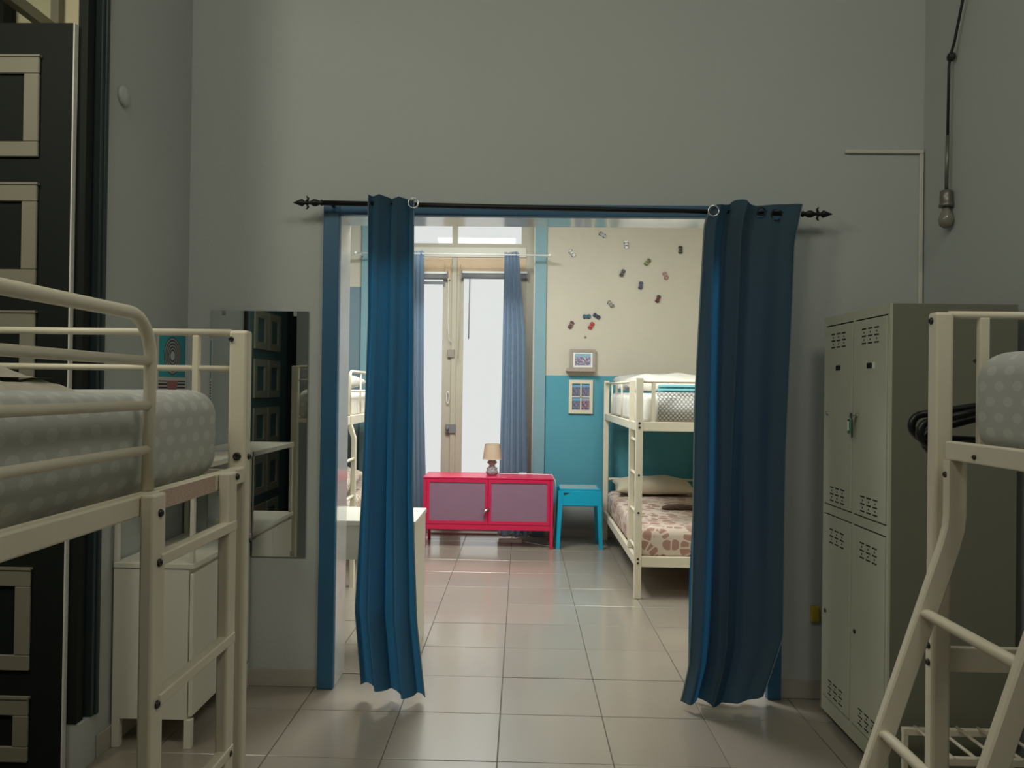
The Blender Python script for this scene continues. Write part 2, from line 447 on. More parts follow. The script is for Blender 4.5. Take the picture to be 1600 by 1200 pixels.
# partition with the wide opening
bm = new()
box(bm, -1.80, OX0-.006, YP, YP2, 0, CEIL); box(bm, OX1+.006, 2.10, YP, YP2, 0, CEIL); box(bm, OX0-.006, OX1+.006, YP, YP2, OZ+.006, CEIL)
struct('wall_middle', bm, 'wall')
bm = new()
box(bm, -1.69, XL, 2.926, YP, 0, CEIL); box(bm, -1.69, XL+.004, 2.826, 2.926, 0, .18); box(bm, -1.80, XL, YB, 1.30, 0, CEIL); box(bm, -1.80, XL, 1.30, 2.82, 3.5, CEIL)
struct('wall_left', bm, 'wall')
struct('wall_right', B(XR, XR+.15, YB, YP, 0, CEIL), 'wall')
struct('wall_back', B(-2.9, 2.05, YB-.15, YB, 0, CEIL), 'wall')
# far room
struct('wall_far_left', B(-2.35, -2.2, YP2, YF+.3, 0, CEIL), 'slate')
struct('wall_far_right', B(1.93, 2.08, YP2, YF+.3, 0, CEIL), 'wall_cream')
WX0, WX1, WZ = -1.506, .117, 3.45
bm = new()
box(bm, -2.35, WX0, YF, YF+.30, 0, CEIL); box(bm, WX1, 2.08, YF, YF+.30, 0, CEIL); box(bm, WX0, WX1, YF, YF+.30, WZ, CEIL)
struct('wall_far', bm, 'far_wall')
struct('trim_7', B(-2.2, -1.80, YP2-.02, YP2+.02, 0, CEIL), 'wall_cream')
# side room seen through the left doorway
struct('wall_side_far', B(-2.75, -1.69, 3.2, 3.35, 0, CEIL), 'side_wall')
struct('wall_side_left', B(-2.75, -2.60, YB, 3.2, 0, CEIL), 'slate')

# frame round the opening
struct('trim_1', B(-.964, OX0, YP-.035, YP+.002, 0, 2.333, bev=.004), 'frame_blue')
struct('trim_2', B(OX1, 1.243, YP-.035, YP+.002, 0, 2.333, bev=.004), 'frame_blue')
struct('trim_3', B(OX0, OX1, YP-.035, YP+.002, OZ, 2.333, bev=.004), 'frame_blue')
# glossy lining of the opening
struct('trim_4', B(OX0-.006, OX0, YP+.002, YP2+.01, 0, OZ), 'lining')
struct('trim_5', B(OX1, OX1+.006, YP+.002, YP2+.01, 0, OZ), 'lining')
struct('trim_6', B(OX0-.006, OX1+.006, YP+.002, YP2+.01, OZ, OZ+.006), 'lining')
# skirting
struct('baseboard_middle_left', B(XL, -.964, YP-.012, YP, 0, .086, bev=.002), 'skirt')
struct('baseboard_middle_right', B(1.243, XR, YP-.012, YP, 0, .086, bev=.002), 'skirt')
struct('baseboard_right', B(XR-.012, XR, YB, YP-.012, 0, .086, bev=.002), 'skirt')
struct('baseboard_far', B(.235, 1.93, YF-.012, YF, 0, .075, bev=.002), 'skirt')
struct('baseboard_left', B(XL, XL+.010, 2.94, YP-.012, 0, .086, bev=.002), 'skirt')

# ------------------------------------------------------------------ left doorway
d1 = sempty('door_1', (-1.68, 2.82, 0))
leaf = obj('door_leaf', B(-2.40, -1.681, 2.80, 2.822, .01, 2.787), 'door_dark', d1)
obj('edge_strip', B(-1.681, -1.676, 2.799, 2.821, .01, 2.787), 'white_edge', d1)
def panel_frame(parent, x0, x1, z0, z1, y, t=.057):
    bm = new(); yy = y-.012
    box(bm, x0, x1, yy, y, z1-t*1.15, z1, bev=.003, seg=1); box(bm, x0, x1, yy, y, z0, z0+t, bev=.003, seg=1)
    box(bm, x0, x0+t, yy, y, z0+t, z1-t*1.15, bev=.003, seg=1); box(bm, x1-t, x1, yy, y, z0+t, z1-t*1.15, bev=.003, seg=1)
    box(bm, x0-.004, x1+.004, yy-.004, y, z1-.004, z1+.004)
    return obj('panel_moulding', bm, 'door_cream', parent)
for k in range(6):
    zt = 2.66 - .4745*k
    panel_frame(leaf, -2.24, -1.802, max(zt-.375, .05), zt, 2.80)
bm = new()
box(bm, -1.676, -1.640, 2.823, 2.865, .18, 3.5); 
obj('jamb', bm, 'door_dark', d1)
obj('jamb_rebate', B(-1.70, -1.650, 2.865, 2.885, .18, 3.5), 'black', d1)
bm = new(); box(bm, -1.66, -1.618, 2.885, 2.905, .18, 3.5, bev=.004); box(bm, -1.66, -1.610, 2.905, 2.928, .18, 3.5, bev=.006)
obj('architrave', bm, 'architrave', d1)
for z in (2.52, 1.98, 1.1, .42):
    obj('hinge', T([(-1.648, 2.862, z-.05), (-1.648, 2.862, z+.05)], .008), 'bolt', d1)
# transom window above the doorway, its sash tilted open into the side room
w2 = sempty('window_2', (-1.98, 3.1, 2.9))
obj('transom_rail', B(-2.0, -1.965, 2.84, 3.165, 2.905, 2.95), 'door_cream', w2)
obj('mullion', B(-2.0, -1.965, 3.165, 3.198, 2.7, 3.7), 'door_cream', w2)
obj('frame', B(-2.6, -2.17, 3.12, 3.198, 2.7, 3.7), 'door_dark', w2)
obj('pane', B(-2.17, -2.0, 3.175, 3.179, 2.7, 3.7), 'glass', w2)
# door of the side room (seen in the mirror)
d3 = sempty('door_3', (-2.6, -.3, 0))
lf = obj('door_leaf', B(-2.60, -2.57, -.95, .20, .01, 3.2), 'casing', d3)
for k in range(6):
    zt = 2.66 - .4745*k
    for y0 in (-.68, -.27):
        bm = new(); x0, x1 = -2.57, -2.555; t = .07; z0 = max(zt-.375, .05); y1 = y0+.36
        box(bm, x0, x1, y0, y1, zt-t, zt); box(bm, x0, x1, y0, y1, z0, z0+t); box(bm, x0, x1, y0, y0+t, z0+t, zt-t); box(bm, x0, x1, y1-t, y1, z0+t, zt-t)
        obj('panel_moulding', bm, 'white_wood', lf)

# ------------------------------------------------------------------ far window with French doors
w1 = sempty('window_1', (-.69, 7.8, 0))
YA, YZ = 7.775, 7.83
obj('casing', B(-1.609, WX0, YF-.03, YF+.01, 0, 3.6, bev=.004), 'casing', w1)
obj('casing', B(WX1, .231, YF-.03, YF+.01, 0, 3.6, bev=.004), 'casing', w1)
obj('casing', B(-1.609, .231, YF-.03, YF+.01, WZ, 3.6, bev=.004), 'casing', w1)
obj('reveal', B(WX0, WX0+.01, YF+.01, YF+.26, 0, WZ), 'white_edge', w1)
obj('reveal', B(WX1-.01, WX1, YF+.01, YF+.26, 0, WZ), 'white_edge', w1)
obj('reveal', B(WX0, WX1, YF+.01, YF+.26, WZ-.01, WZ), 'white_edge', w1)
obj('jamb', B(WX0+.01, -1.42, YA, YZ, 0, WZ-.01), 'win_cream', w1)
obj('jamb', B(.03, WX1-.01, YA, YZ, 0, WZ-.01), 'win_cream', w1)
obj('transom_rail', B(-1.42, .03, YA-.02, YZ, 2.785, 2.885, bev=.004), 'white_wood', w1)
tr = obj('transom_sash', B(-1.42, .03, YA, YZ, 2.885, 2.925), 'win_cream', w1)
obj('mullion', B(-.725, -.667, YA, YZ, 2.925, WZ-.05), 'win_cream', w1)
obj('transom_sash', B(-1.42, .03, YA, YZ, WZ-.05, WZ-.01), 'win_cream', w1)
obj('transom_sash', B(-.021, .03, YA, YZ, 2.925, WZ-.05), 'win_cream', w1)
obj('transom_sash', B(-1.42, -1.365, YA, YZ, 2.925, WZ-.05), 'win_cream', w1)
for x0, x1 in ((-1.365, -.725), (-.667, -.021)):
    obj('pane', B(x0, x1, 7.80, 7.804, 2.925, WZ-.05), 'glass', w1)
for s, (x0, x1, c0, c1) in enumerate(((-1.42, -.698, -1.33, -.812), (-.692, .03, -.603, -.025))):
    l = obj('door_leaf', B(x0, x1, YA, YZ, 2.60, 2.775, bev=.003), 'win_peach', w1)
    bm = new(); box(bm, x0, c0, YA, YZ, .02, 2.60, bev=.003); obj('stile', bm, 'win_cream', l)
    bm = new(); box(bm, c1, x1, YA, YZ, .02, 2.60, bev=.003); obj('stile', bm, 'win_cream', l)
    obj('bottom_rail', B(c0, c1, YA, YZ, .02, .055, bev=.003), 'win_peach', l)
    obj('pane', B(c0, c1, 7.80, 7.804, .055, 2.60), 'glass', l)
obj('cover_strip', B(-.722, -.668, YA-.018, YA, .02, 2.78, bev=.006), 'win_cream', w1)
bm = new(); box(bm, -.755, -.685, YA-.04, YA-.018, 1.765, 1.845, bev=.004); obj('lock_case', bm, 'taupe', w1)
bm = new(); box(bm, -.765, -.66, YA-.04, YA-.018, 1.00, 1.09, bev=.004); lathe(bm, [(.012, 0), (.012, .03), (.018, .035), (.018, .05), (.0, .052)], (-.74, YA-.09, 1.05), 12, 'Y'); obj('lock_case', bm, 'blind', w1)
bm = new()
pts = [(-.745+.014*math.cos(a)*1.0, YA-.03, 1.36+.062*math.sin(a)) for a in [2*PI*k/20 for k in range(20)]]
tube(bm, pts, .005, 8, closed=True); obj('pull_handle', bm, 'white_plastic', w1)
obj('bolt_box', B(-.79, -.735, YA-.03, YA, 2.55, 2.72, bev=.003), 'win_peach', w1)
obj('threshold', B(WX0, WX1, YF+.01, YF+.26, 0, .018), 'skirt', w1)
# rolled blinds and their cords
def blind(x0, x1, z, lab, strip):
    t = thing('roller_blind', lab, 'blind', ((x0+x1)/2, YA-.05, z), 'rolled-up blinds on the French doors')
    obj('roll', T([(x0, YA-.05, z), (x1, YA-.05, z)], .026, 14), 'blind', t)
    obj('head_rail', B(x0-.01, x1+.01, YA-.05, YA-.002, z+.032, z+.052), 'white_plastic', t)
    for x in (x0-.012, x1):
        obj('bracket', B(x, x+.012, YA-.075, YA-.002, z-.03, z+.055), 'blind', t)
    if strip: obj('bottom_bar', B(x0+.02, x1-.02, YA-.06, YA-.045, z-.075, z-.045), 'blind', t)
    return t
b1 = blind(-1.33, -.77, 2.575, 'rolled-up blind on the window leaf behind the left slate curtain', True)
b2 = blind(-.615, .04, 2.585, 'dark rolled-up blind across the window leaf nearer the toy-car wall', False)
obj('cord', T([(-.755, YA-.06, 2.56), (-.752, YA-.055, 2.1), (-.74, YA-.05, 1.95), (-.715, YA-.05, 1.92)], .004, 6), 'white_plastic', b1)
obj('cord', T([(-.63, YA-.075, 2.7), (-.635, YA-.075, 2.1), (-.645, YA-.07, 1.75)], .004, 6), 'win_cream', b2)
obj('wand', T([(-.535, YA-.075, 2.56), (-.54, YA-.075, 1.95)], .006, 6), 'blind', b2)

# far curtains on their rod
rod2 = thing('curtain_rod', 'thin white curtain rod across the French doors in the far room', 'curtain rod', (-.7, 7.44, 2.755))
obj('rod', T([(-1.62, 7.44, 2.762), (.235, 7.44, 2.752)], .009, 10), 'white_plastic', rod2)
for x, z in ((-1.62, 2.762), (.235, 2.752)):
    obj('finial', lathe(new(), [(.004, 0), (.014, .008), (.018, .022), (.010, .036), (.002, .04)], (x if x > 0 else x-.04, 7.44, z), 12, 'X'), 'white_plastic', rod2)
    obj('bracket', T([(x*.985, 7.44, z), (x*.985, 7.592, z-.01)], .006, 8), 'white_plastic', rod2)

def curtain(name, label, left, right, top, bottom, folds, amp, y0, m, holes=(), hem=None, rows=60, cols=120, group=None, phase=0., rodz=None, flat=None, edge=0.):
    """left/right: f(t) -> x for t in 0..1 from the top; top/bottom: f(s) -> z"""
    bm = new(); grid = []
    for i in range(rows+1):
        t = i/rows; rowv = []
        for j in range(cols+1):
            s = j/cols
            z = top(s)*(1-t) + bottom(s)*t
            a = amp*(.75 + .35*t)
            if flat: a *= flat(s)
            ph = 2*PI*folds*s + phase
            y = y0 + a*math.sin(ph) + .012*math.sin(5*s+3*t*2.1) + .006*math.sin(13*s - 7*t)
            x = left(t)*(1-s) + right(t)*s + .16*a*math.sin(2*ph + 1.2*t)*min(1, s*6, (1-s)*6)
            rowv.append(bm.verts.new((x, y - edge*t, z)))
        grid.append(rowv)
    for i in range(rows):
        for j in range(cols):
            q = (grid[i][j], grid[i+1][j], grid[i+1][j+1], grid[i][j+1])
            c = (q[0].co + q[2].co)/2
            if any((c.x-hx)**2+(c.z-hz)**2 < hr*hr for hx, hz, hr in holes): continue
            f = bm.faces.new(q); f.smooth = True
    t = thing(name, label, 'curtain', ((left(1)+right(1))/2, y0, bottom(.5)), group)
    edges = [[grid[i][j].co.copy() for i in range(rows+1)] for j in (0, cols)]
    botm = [grid[rows][j].co.copy() for j in range(0, cols+1, 2)]
    bmesh.ops.delete(bm, geom=[v for v in bm.verts if not v.link_faces], context='VERTS')
    c = obj('cloth', bm, m, t)
    return t, edges, botm
lin = lambda *ks: (lambda t: next((a[1]+(b[1]-a[1])*(t-a[0])/(b[0]-a[0]) for a, b in zip(ks, ks[1:]) if t <= b[0]), ks[-1][1]))
t, e, bt = curtain('window_curtain', 'slate curtain at the French doors, behind the small table lamp', lin((0, -.185), (.5, -.195), (1, -.215)), lin((0, -.045), (.3, .03), (.55, .048), (1, .085)),
        lambda s: 2.785+.006*math.sin(50*s), lambda s: .035+.012*math.sin(19*s), 4.5, .035, 7.46, 'curtain_far', group='slate curtains at the window', cols=100, rows=40)
obj('hem', T(bt, .008, 6), 'white_fabric', t)
t, e, bt = curtain('window_curtain', 'slate curtain at the French doors, mostly hidden by the front curtain', lin((0, -1.19), (1, -1.15)), lin((0, -.965), (.5, -.955), (1, -.90)),
        lambda s: 2.785+.006*math.sin(50*s), lambda s: .035+.012*math.sin(19*s), 5.5, .035, 7.46, 'curtain_far', group='slate curtains at the window', cols=100, rows=40)
obj('hem', T(bt, .008, 6), 'white_fabric', t)

# ------------------------------------------------------------------ wrought iron rod and front curtains
rod = thing('curtain_rod', 'black wrought iron curtain rod with spear finials above the opening', 'curtain rod', (.17, 3.6, 2.30))
RA, RB = Vector((-.945, 3.60, 2.318)), Vector((1.285, 3.60, 2.282))
obj('rod', T([RA, RB], .012, 12), 'iron', rod)
def finial(p, s):
    bm = new()
    prof = [(.010, 0), (.015, .012), (.009, .02), (.016, .035), (.017, .05), (.008, .066), (.007, .078), (.013, .084), (.007, .09), (.018, .104), (.011, .124), (.001, .148)]
    lathe(bm, [(r, h*s) for r, h in prof], p, 14, 'X')
    for a in (1, -1):
        q = [Vector(p)+Vector((s*.080, 0, a*.006)), Vector(p)+Vector((s*.076, 0, a*.022)), Vector(p)+Vector((s*.084, 0, a*.032))]
        tube(bm, q, [.006, .006, .002], 8)
    return obj('finial', bm, 'iron', rod)
finial(RA, -1); finial(RB, 1)
for p in (RA + Vector((.03, 0, 0)), RB - Vector((.03, 0, 0))):
    bm = T([p, p+Vector((0, .098, 0))], .008, 8); box(bm, p.x-.015, p.x+.015, 3.69, 3.699, p.z-.03, p.z+.03); obj('bracket', bm, 'iron', rod)
rz = lambda x: RA.z + (RB.z-RA.z)*(x-RA.x)/(RB.x-RA.x)

t, e, bt = curtain('opening_curtain', 'dark teal grommet curtain gathered at the opening, nearer the mirror', lin((0, -.730), (.25, -.722), (.6, -.735), (.85, -.758), (1, -.725)), lin((0, -.512), (.3, -.505), (.6, -.500), (.85, -.468), (1, -.424)),
        lambda s: 2.352-.030*s, lambda s: .072-.042*s+.006*math.sin(8*s), 2.4, .045, 3.553, 'curtain', phase=.6, group='dark teal curtains in the opening', cols=90, edge=.03, rows=70)
obj('hem', T(e[1], .0032, 6), 'curtain_hem_lit', t)
obj('hem', T(e[0], .0022, 6), 'curtain_hem_lit', t)
obj('grommet', ring(new(), (-.513, 3.536, rz(-.513)-.006), .023, .0035, 'Y'), 'grommet', t)
holes = [(1.088, rz(1.09)-.006, .018), (1.158, rz(1.158)-.020, .026)]
t, e, bt = curtain('opening_curtain', 'dark teal grommet curtain drawn aside beside the grey lockers', lin((0, .862), (.04, .835), (.4, .800), (.8, .792), (.93, .782), (1, .748)), lin((0, 1.272), (.08, 1.236), (.5, 1.210), (.88, 1.196), (.95, 1.145), (1, 1.105)),
        lambda s: 2.308+.028*math.exp(-((s-.30)/.10)**2)+.006*s, lambda s: .034+.05*max(0, s-.70)*3.3+.004*math.sin(11*s), 3.4, .036, 3.552, 'curtain', holes=holes, phase=2.6, group='dark teal curtains in the opening', cols=150, rows=80, edge=.03, flat=lambda s: 1.15-.95*max(0, min(1, (s-.36)/.2)))
obj('hem', T(e[0], .0042, 6), 'curtain_hem_lit', t)
bm = T(e[1], .0022, 6); obj('hem', bm, 'curtain_hem_lit', t)
fold = [Vector((.905-.000*k - .016*k/8 - .012*math.sin(k*.5), 3.522-.03*k/12+.004*math.sin(k), 2.27-2.2*k/12)) for k in range(13)]
obj('grommet', ring(new(), (.868, 3.535, rz(.868)-.010), .024, .0035, 'Y'), 'grommet', t)
back = new(); gb = []
for i in range(41):                       # the half of the panel folded back behind the front layer
    rowv = []
    for j in range(41):
        s = j/40; z = (2.30)*(1-i/40) + .06*(i/40)
        xl = .868-.068*min(1, i/40*1.3); xr = 1.225-.04*min(1, i/40*2)-.10*max(0, (i/40-.85))*3
        x = xl*(1-s)+xr*s
        rowv.append(back.verts.new((x, 3.628+.018*math.sin(2*PI*3*s+1), z)))
    gb.append(rowv)
for i in range(40):
    for j in range(40):
        q = (gb[i][j], gb[i+1][j], gb[i+1][j+1], gb[i][j+1]); c = (q[0].co+q[2].co)/2
        if any((c.x-hx)**2+(c.z-hz)**2 < (hr*1.8)**2 for hx, hz, hr in holes): continue
        back.faces.new(q).smooth = True
bmesh.ops.delete(back, geom=[v for v in back.verts if not v.link_faces], context='VERTS')
obj('back_fold', back, 'curtain', t)
for x, z, r in holes: obj('grommet', ring(new(), (x, 3.545, z), r, .0035, 'Y'), 'iron', t)

# ------------------------------------------------------------------ bits on the walls of the front room
mir = thing('wall_mirror', 'tall frameless mirror on the middle wall above the white cabinet', 'mirror', (-1.275, YP-.004, .624))
obj('glass', B(-1.514, -1.036, YP-.010, YP-.006, .624, 1.813, bev=.001, seg=1), 'mirror', mir)
obj('backing', B(-1.512, -1.038, YP-.006, YP, .626, 1.811), 'taupe', mir)
for z in (.64, 1.80):
    for x in (-1.45, -1.10): obj('clip', B(x-.008, x+.008, YP-.014, YP, z-.012, z+.012), 'steel', mir)
def uvquad(name, pts, m, parent=None):
    me = bpy.data.meshes.new(name); me.from_pydata([], [], [])
    bm = new(); vs = [bm.verts.new(p) for p in pts]; f = bm.faces.new(vs)
    uvl = bm.loops.layers.uv.new('UVMap')
    for lp, q in zip(f.loops, ((0, 0), (1, 0), (1, 1), (0, 1))): lp[uvl].uv = q
    off = Vector(parent.get('org', (0, 0, 0))) if parent else Vector()
    bm.to_mesh(me); bm.free(); me.transform(Matrix.Translation(-off)); me.materials.append(M[m])
    o = bpy.data.objects.new(name, me); C.objects.link(o)
    if parent: o.parent = parent; o['org'] = tuple(off)
    return o
ps = thing('poster', 'turquoise poster of black rings over black stripes in the corner', 'poster', (XL+.002, 3.53, 1.37))
obj('paper', B(XL, XL+.003, 3.385, 3.685, 1.365, 1.695), 'white_wood', ps)
uvquad('print', [(XL+.0036, 3.385, 1.365), (XL+.0036, 3.685, 1.365), (XL+.0036, 3.685, 1.695), (XL+.0036, 3.385, 1.695)], 'poster', ps)
tag(obj('wall_cover', lathe(new(), [(.041, 0), (.040, .010), (.034, .014), (.0, .015)], (XL, 3.06, 2.613), 24, 'X'), 'wall'), 'round white cover plate on the wall above the doorway corner', 'cover plate')
tk = thing('cable_trunking', 'thin white cable conduit running along the middle wall above lockers', 'conduit', (1.7, YP-.007, 2.6))
obj('run', B(1.525, 1.893, YP-.0145, YP-.0005, 2.594, 2.612, bev=.003), 'trunk', tk)
obj('drop', B(1.875, 1.893, YP-.0145, YP-.0005, 1.5, 2.594, bev=.003), 'trunk', tk)
tag(obj('wall_outlet', B(1.385, 1.425, YP-.02, YP, .365, .44, bev=.005), 'yellow'), 'small yellow fitting on the wall behind the lockers', 'fitting')
pd = thing('pendant_bulb', 'bare bulb hanging on a black cable by the right-hand wall', 'pendant lamp', (1.875, 3.44, 2.3))
obj('cable', T([(1.87, 3.20, 3.45), (1.872, 3.30, 3.24), (1.872, 3.40, 2.99), (1.872, 3.432, 2.945), (1.872, 3.44, 2.90), (1.872, 3.445, 2.60)], .006, 8), 'cable_black', pd)
obj('clip', lathe(new(), [(.004, 0), (.017, .004), (.02, .016), (.017, .026), (.004, .03)], (1.862, 3.432, 2.943), 14, 'X'), 'cable_black', pd)
obj('sheath', T([(1.872, 3.445, 2.60), (1.872, 3.452, 2.36)], .008, 8), 'brass_dull', pd)
s_ = obj('socket', lathe(new(), [(.012, .06), (.024, .055), (.026, .03), (.026, .0), (.030, -.004), (.030, -.016), (.02, -.018)], (1.872, 3.452, 2.30), 18), 'brass_dull', pd)
def bulbmat():
    k = N('unlit_bulb_glass', .1); k.b.inputs['Transmission Weight'].default_value = .25; k.base((.30, .28, .235)); return k.m
obj('bulb', lathe(new(), [(.014, .0), (.017, -.015), (.029, -.045), (.031, -.06), (.026, -.08), (.013, -.092), (.001, -.095)], (1.872, 3.452, 2.283), 18), bulbmat(), pd)

# ------------------------------------------------------------------ white cabinet in the corner
cb = thing('storage_cabinet', 'white cabinet with open shelf on top in the corner by the mirror', 'cabinet', (-1.46, 3.36, 0))
X0, X1, Y0, Y1 = -1.618, -1.298, 3.03, 3.685
obj('body', B(X0, X1-.018, Y0, Y1, .115, .713, bev=.002), 'white_wood', cb)
obj('top', B(X0, X1+.004, Y0-.004, Y1, .715, .737, bev=.003), 'white_wood', cb)
obj('door', B(X1-.016, X1, Y0+.008, Y0+.33, .125, .695, bev=.003), 'white_wood', cb)
obj('door', B(X1-.016, X1, Y0+.336, Y1-.008, .125, .695, bev=.003), 'white_wood', cb)
for x in (X0, X1-.03):
    for y in (Y0, Y1-.03): obj('leg', B(x, x+.03, y, y+.03, 0, .115, bev=.002), 'white_wood', cb)
for x in (X0, X1-.016):
    for y in (Y0, Y1-.022): obj('upright', B(x, x+.016, y, y+.022, .737, 1.105, bev=.002), 'white_wood', cb)
obj('upper_shelf', B(X0, X1+.004, Y0-.004, Y1, 1.105, 1.130, bev=.003), 'white_wood', cb)

# ------------------------------------------------------------------ loft beds
def mattress(name, label, x0, x1, y0, y1, z0, z1, m, rad=.06, group=None, sag=.012):
    bm = new(); nx, ny = 10, 20
    box(bm, x0, x1, y0, y1, z0, z1)
    bmesh.ops.subdivide_edges(bm, edges=[e for e in bm.edges if abs((e.verts[0].co-e.verts[1].co).y) > .5], cuts=9, use_grid_fill=True)
    bmesh.ops.subdivide_edges(bm, edges=[e for e in bm.edges if abs((e.verts[0].co-e.verts[1].co).x) > .5], cuts=5, use_grid_fill=True)
    sharp = [e for e in bm.edges if len(e.link_faces) == 2 and e.calc_face_angle(0) > 1]
    bmesh.ops.bevel(bm, geom=sharp, offset=rad, segments=5, affect='EDGES', profile=.55)
    for v in bm.verts:
        u = (v.co.x-x0)/(x1-x0); w_ = (v.co.z-z0)/(z1-z0); q = (v.co.y-y0)/(y1-y0)
        v.co.z += sag*math.sin(9*v.co.y+4*v.co.x)*max(0, w_-.5)*.6
        bul = .012*math.sin(PI*max(0, min(1, w_)))
        v.co.x += bul*(2*u-1); v.co.y += bul*(2*q-1)
    for f in bm.faces: f.smooth = True
    t = thing(name, label, 'mattress', ((x0+x1)/2, (y0+y1)/2, z0), group)
    obj('fitted_sheet', bm, m, t, uv=True)
    seam = []
    for k in range(0, 41):
        pass
    return t

# left loft bed
lb = thing('loft_bed', 'cream metal loft bed with upright ladder beside the dark panelled door', 'bed', (-1.17, 1.0, 0), 'cream metal loft beds')
for x0, y0 in ((-.772, 2.0), (-1.615, 2.0), (-.772, .02), (-1.615, .02)):
    obj('post', B(x0, x0+.05, y0, y0+.04, 0, 1.594, bev=.008), 'white_metal', lb)
for x0 in (-.752, -1.61):
    obj('side_rail', B(x0, x0+.03, .06, 1.998, 1.195, 1.236, bev=.004), 'white_metal', lb)
for y in (.04, 2.02):
    obj('end_rail', T([(-1.565, y, 1.588), (-.772, y, 1.588)], .0095), 'white_metal', lb)
    obj('end_rail', T([(-1.565, y, 1.492), (-.772, y, 1.492)], .0085), 'white_metal', lb)
    obj('end_rail', B(-1.565, -.772, y-.012, y+.012, 1.195, 1.225), 'white_metal', lb)
    for x in (-.865, -1.47): obj('end_bar', B(x-.009, x+.009, y-.009, y+.009, 1.225, 1.58, bev=.003), 'white_metal', lb)
for y in [.25+.29*k for k in range(6)]:
    obj('slat', B(-1.58, -.752, y, y+.05, 1.196, 1.210), 'white_metal', lb)
arc = [(-.742, 1.43+.085*math.sin(a), 1.499+.085*math.cos(a)) for a in [PI/2*k/8 for k in range(9)]]
gr = obj('guard_rail', T([(-.742, .08, 1.584), (-.742, 1.2, 1.584)] + arc + [(-.742, 1.515, 1.44), (-.742, 1.512, 1.237)], .0125, 12), 'white_metal', lb)
for z in (1.494, 1.406, 1.318): obj('guard_bar', T([(-.742, .08, z), (-.742, 1.508, z)], .0095), 'white_metal', gr)
obj('guard_upright', T([(-.742, .08, 1.585), (-.742, .08, 1.237)], .0125), 'white_metal', gr)
ld = obj('ladder', B(-.720, -.693, 1.437, 1.490, 0, 1.238, bev=.005), 'white_metal', lb)
obj('stile', B(-.720, -.693, 1.815, 1.868, 0, 1.238, bev=.005), 'white_metal', ld)
for z in (1.108, .836, .564, .292): obj('rung', B(-.716, -.690, 1.470, 1.862, z-.012, z+.012, bev=.003), 'white_metal', ld)
def bolt(parent, p, axis, s=1., r=.008):
    return obj('bolt', lathe(new(), [(r, 0), (r, .002*s), (r*.8, .005*s), (r*.45, .005*s), (r*.4, .003*s)], p, 12, axis), 'bolt', parent)
for y, z in ((1.462, 1.105), (1.462, .833), (1.862, 1.225), (1.464, 1.20), (1.842, .56)): bolt(lb, (-.693, y, z), 'X')
bolt(lb, (-.722, 2.02, 1.26), 'X'); bolt(lb, (-.745, 2.0, 1.262), 'Y', -1, .011); bolt(lb, (-.765, 2.0, 1.57), 'Y', -1, .007)
st = uvquad('instruction_label', [(-.7215, 1.505, 1.198), (-.7215, 1.80, 1.198), (-.7215, 1.80, 1.234), (-.7215, 1.505, 1.234)], 'sticker', lb)
mattress('bed_mattress', 'mattress in grey rosette sheet on the left loft bed', -1.58, -.785, .07, 1.965, 1.212, 1.432, M['polka'], .055)
# crumpled cloth lying on it
bm = new()
def cloth_layer(bm, cx, cy, cz, lx, ly, h, seed, n=26):
    rnd = random.Random(seed); g = []
    ph = [rnd.uniform(0, 6) for _ in range(8)]
    for i in range(n+1):
        r = []
        for j in range(n+1):
            u, v = i/n*2-1, j/n*2-1
            rad = (abs(u)**3+abs(v)**3)**(1/3)
            hh = h*max(0, 1-rad**3.2)*(.72+.20*math.sin(6*u+ph[0]+2*v)+.15*math.sin(11*v+ph[1]-3*u)+.10*math.sin(17*(u+v)+ph[2]))
            ed = 1+.10*math.sin(5*math.atan2(v, u)+ph[3])+.05*math.sin(11*math.atan2(v, u)+ph[4])
            r.append(bm.verts.new((cx+u*lx*ed, cy+v*ly*ed, cz+hh)))
        g.append(r)
    for i in range(n):
        for j in range(n):
            f = bm.faces.new((g[i][j], g[i+1][j], g[i+1][j+1], g[i][j+1])); f.smooth = True
    return bm
cl = thing('crumpled_sheet', 'crumpled cream cloth lying on the left grey mattress', 'cloth', (-1.05, 1.35, 1.432))
c1 = obj('lower_fold', cloth_layer(new(), -1.07, 1.36, 1.428, .17, .24, .050, 3), 'crumple', cl)
c2 = obj('upper_fold', cloth_layer(new(), -1.10, 1.31, 1.458, .14, .20, .052, 8), 'crumple', cl)

# right loft bed
rb = thing('loft_bed', 'cream metal loft bed with slanted ladder in front of grey lockers', 'bed', (1.47, 1.0, 0), 'cream metal loft beds')
for x0, y0 in ((1.061, 2.0), (1.835, 2.0), (1.061, .02), (1.835, .02)):
    obj('post', B(x0, x0+.048, y0, y0+.04, 0, 1.662, bev=.008), 'white_metal', rb)
for x0, y1 in ((1.064, 1.958), (1.84, 1.99)):
    obj('side_rail', B(x0, x0+.028, .06, y1, 1.287, 1.333, bev=.004), 'white_metal', rb)
for y in (.04, 2.02):
    obj('end_rail', T([(1.105, y, 1.656), (1.84, y, 1.656)], .0105), 'white_metal', rb)
    obj('end_rail', T([(1.19, y, 1.503), (1.75, y, 1.503)], .008), 'white_metal', rb)
    obj('end_rail', B(1.105, 1.84, y-.012, y+.012, 1.285, 1.318), 'white_metal', rb)
    for x in (1.193, 1.745): obj('end_bar', B(x-.013, x+.013, y-.009, y+.009, 1.318, 1.65, bev=.003), 'white_metal', rb)
    obj('lower_brace', B(1.105, 1.84, y-.010, y+.010, .735, .798, bev=.003), 'white_metal', rb)
for y in [.25+.29*k for k in range(6)]:
    obj('slat', B(1.092, 1.85, y, y+.05, 1.290, 1.304), 'white_metal', rb)
